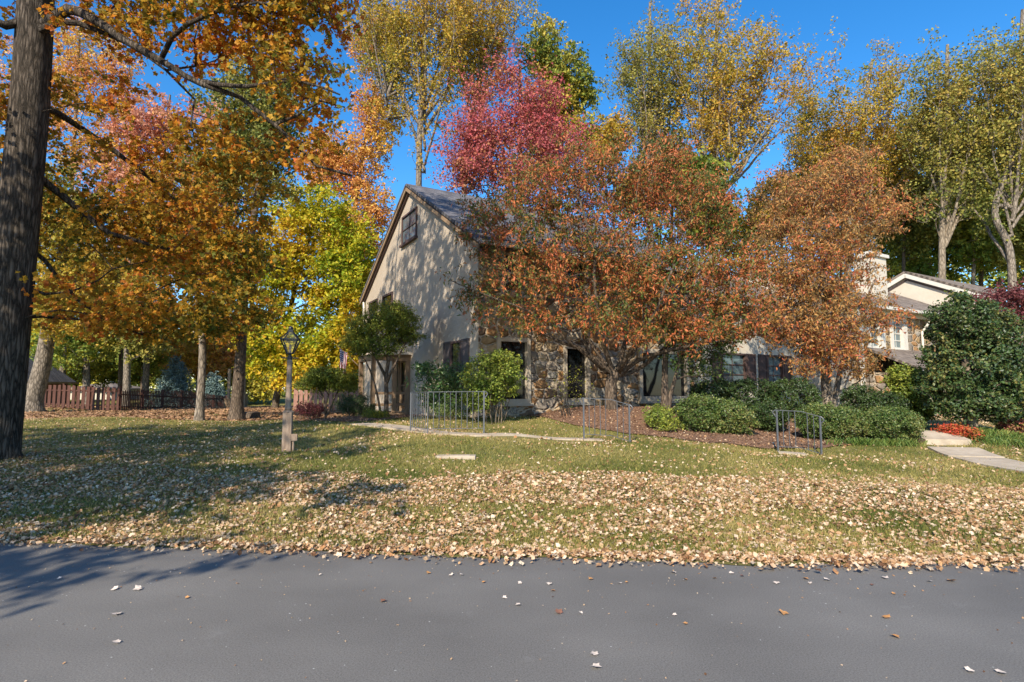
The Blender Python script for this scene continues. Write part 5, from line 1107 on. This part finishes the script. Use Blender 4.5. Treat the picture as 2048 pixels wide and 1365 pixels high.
rg = np.random.default_rng(305); n = 2600; X = (rg.random(n) * 2 - 1) * 9; Y = edge_y(X) - .02 - 3.4 * rg.random(n) ** 3.2
o = link('leaf_crumbs', leaf_mesh('leaf_crumbs', np.c_[X, Y, np.full(n, .005)], .012 * (.35 + rg.random(n) ** 2 * 1.4), T_CURL, rg, 4.), L['litter']); tag(o, None, None, kind='stuff')
# single leaves lying on the road
def road_pt(px, py):
    p = at(px, py, 1.); m = (p[2] - CAM_H); Y = (0.006 - CAM_H) / m; q = at(px, py, Y); return q
def road_leaf_mesh(name, seed, mat):
    rg = np.random.default_rng(seed); v, f = T_MAPLE; v = v.copy(); v[:, 2] = .05 + .35 * np.abs(v[:, 0]) ** 1.6 * (1 + .5 * rg.random()) + rg.random(len(v)) * .08
    st = np.array([(-.012, -.05, .06), (.012, -.05, .06), (.03, -.5, .02), (.01, -.5, .02)])
    me = mesh_np(name, np.concatenate([v, st]) * .07, [np.concatenate([f, np.array([[len(v), len(v)+1, len(v)+2, len(v)+3]])])]); me.materials.append(mat); return me
kinds = {k: [road_leaf_mesh('road_leaf', 400 + i * 7 + j, L[k]) for j in range(3)] for i, k in enumerate(('pale_leaf', 'orange_leaf', 'brown_leaf'))}
lab = {'pale_leaf': 'small pale dry leaf lying on the dark asphalt road', 'orange_leaf': 'small orange brown leaf lying on the dark asphalt road', 'brown_leaf': 'small dark brown leaf lying on the dark asphalt road'}
rg = np.random.default_rng(8)
for i, (px, py, k, s) in enumerate([(232,1178,0,1.),(278,1178,0,1.2),(232,1230,0,1.2),(234,1286,0,.9),(373,1196,1,.6),(450,1110,0,1.),(553,1116,0,1.),(700,1115,1,.8),(768,1202,2,.9),(857,1146,1,.8),(903,1151,0,.8),(924,1150,0,.7),(967,1165,1,.6),
    (1008,1196,0,.7),(1041,1166,0,.7),(1038,1210,0,.8),(1099,1168,0,.8),(1105,1182,1,.7),(1118,1226,2,1.1),(1162,1227,0,.6),(1182,1158,1,.8),(1240,1167,0,.7),(1254,1165,1,.5),(1348,1230,0,.6),(1348,1146,0,1.),(1372,1160,1,.7),(1428,1157,1,.7),
    (1462,1147,0,.8),(1485,1153,2,.7),(1553,1166,0,.9),(1566,1226,1,1.2),(1610,1158,1,.9),(1655,1160,0,1.),(1620,1166,0,.6),(1771,1157,0,1.),(1774,1236,1,1.),(1788,1273,1,1.),(1787,1188,1,.6),(1858,1163,0,.8),(1905,1163,1,1.3),(1745,1170,2,.6),
    (1190,1310,0,.9),(1190,1334,0,1.1),(1937,1342,0,.9),(2000,1346,0,1.),(1372,1248,1,.6),(640,1150,0,.5),(743,1126,1,.6),(350,1140,0,.5),(120,1157,0,.6)]):
    kk = ('pale_leaf', 'orange_leaf', 'brown_leaf')[k]
    o = link('fallen_leaf', kinds[kk][i % 3], None, None, road_pt(px, py)); o.rotation_euler = (rg.normal() * .15, rg.normal() * .15, rg.random() * 6.28); o.scale = (s * .85,) * 3
    tag(o, lab[kk], 'leaf', ('pale', 'orange', 'dark brown')[k] + ' leaves lying on the road')
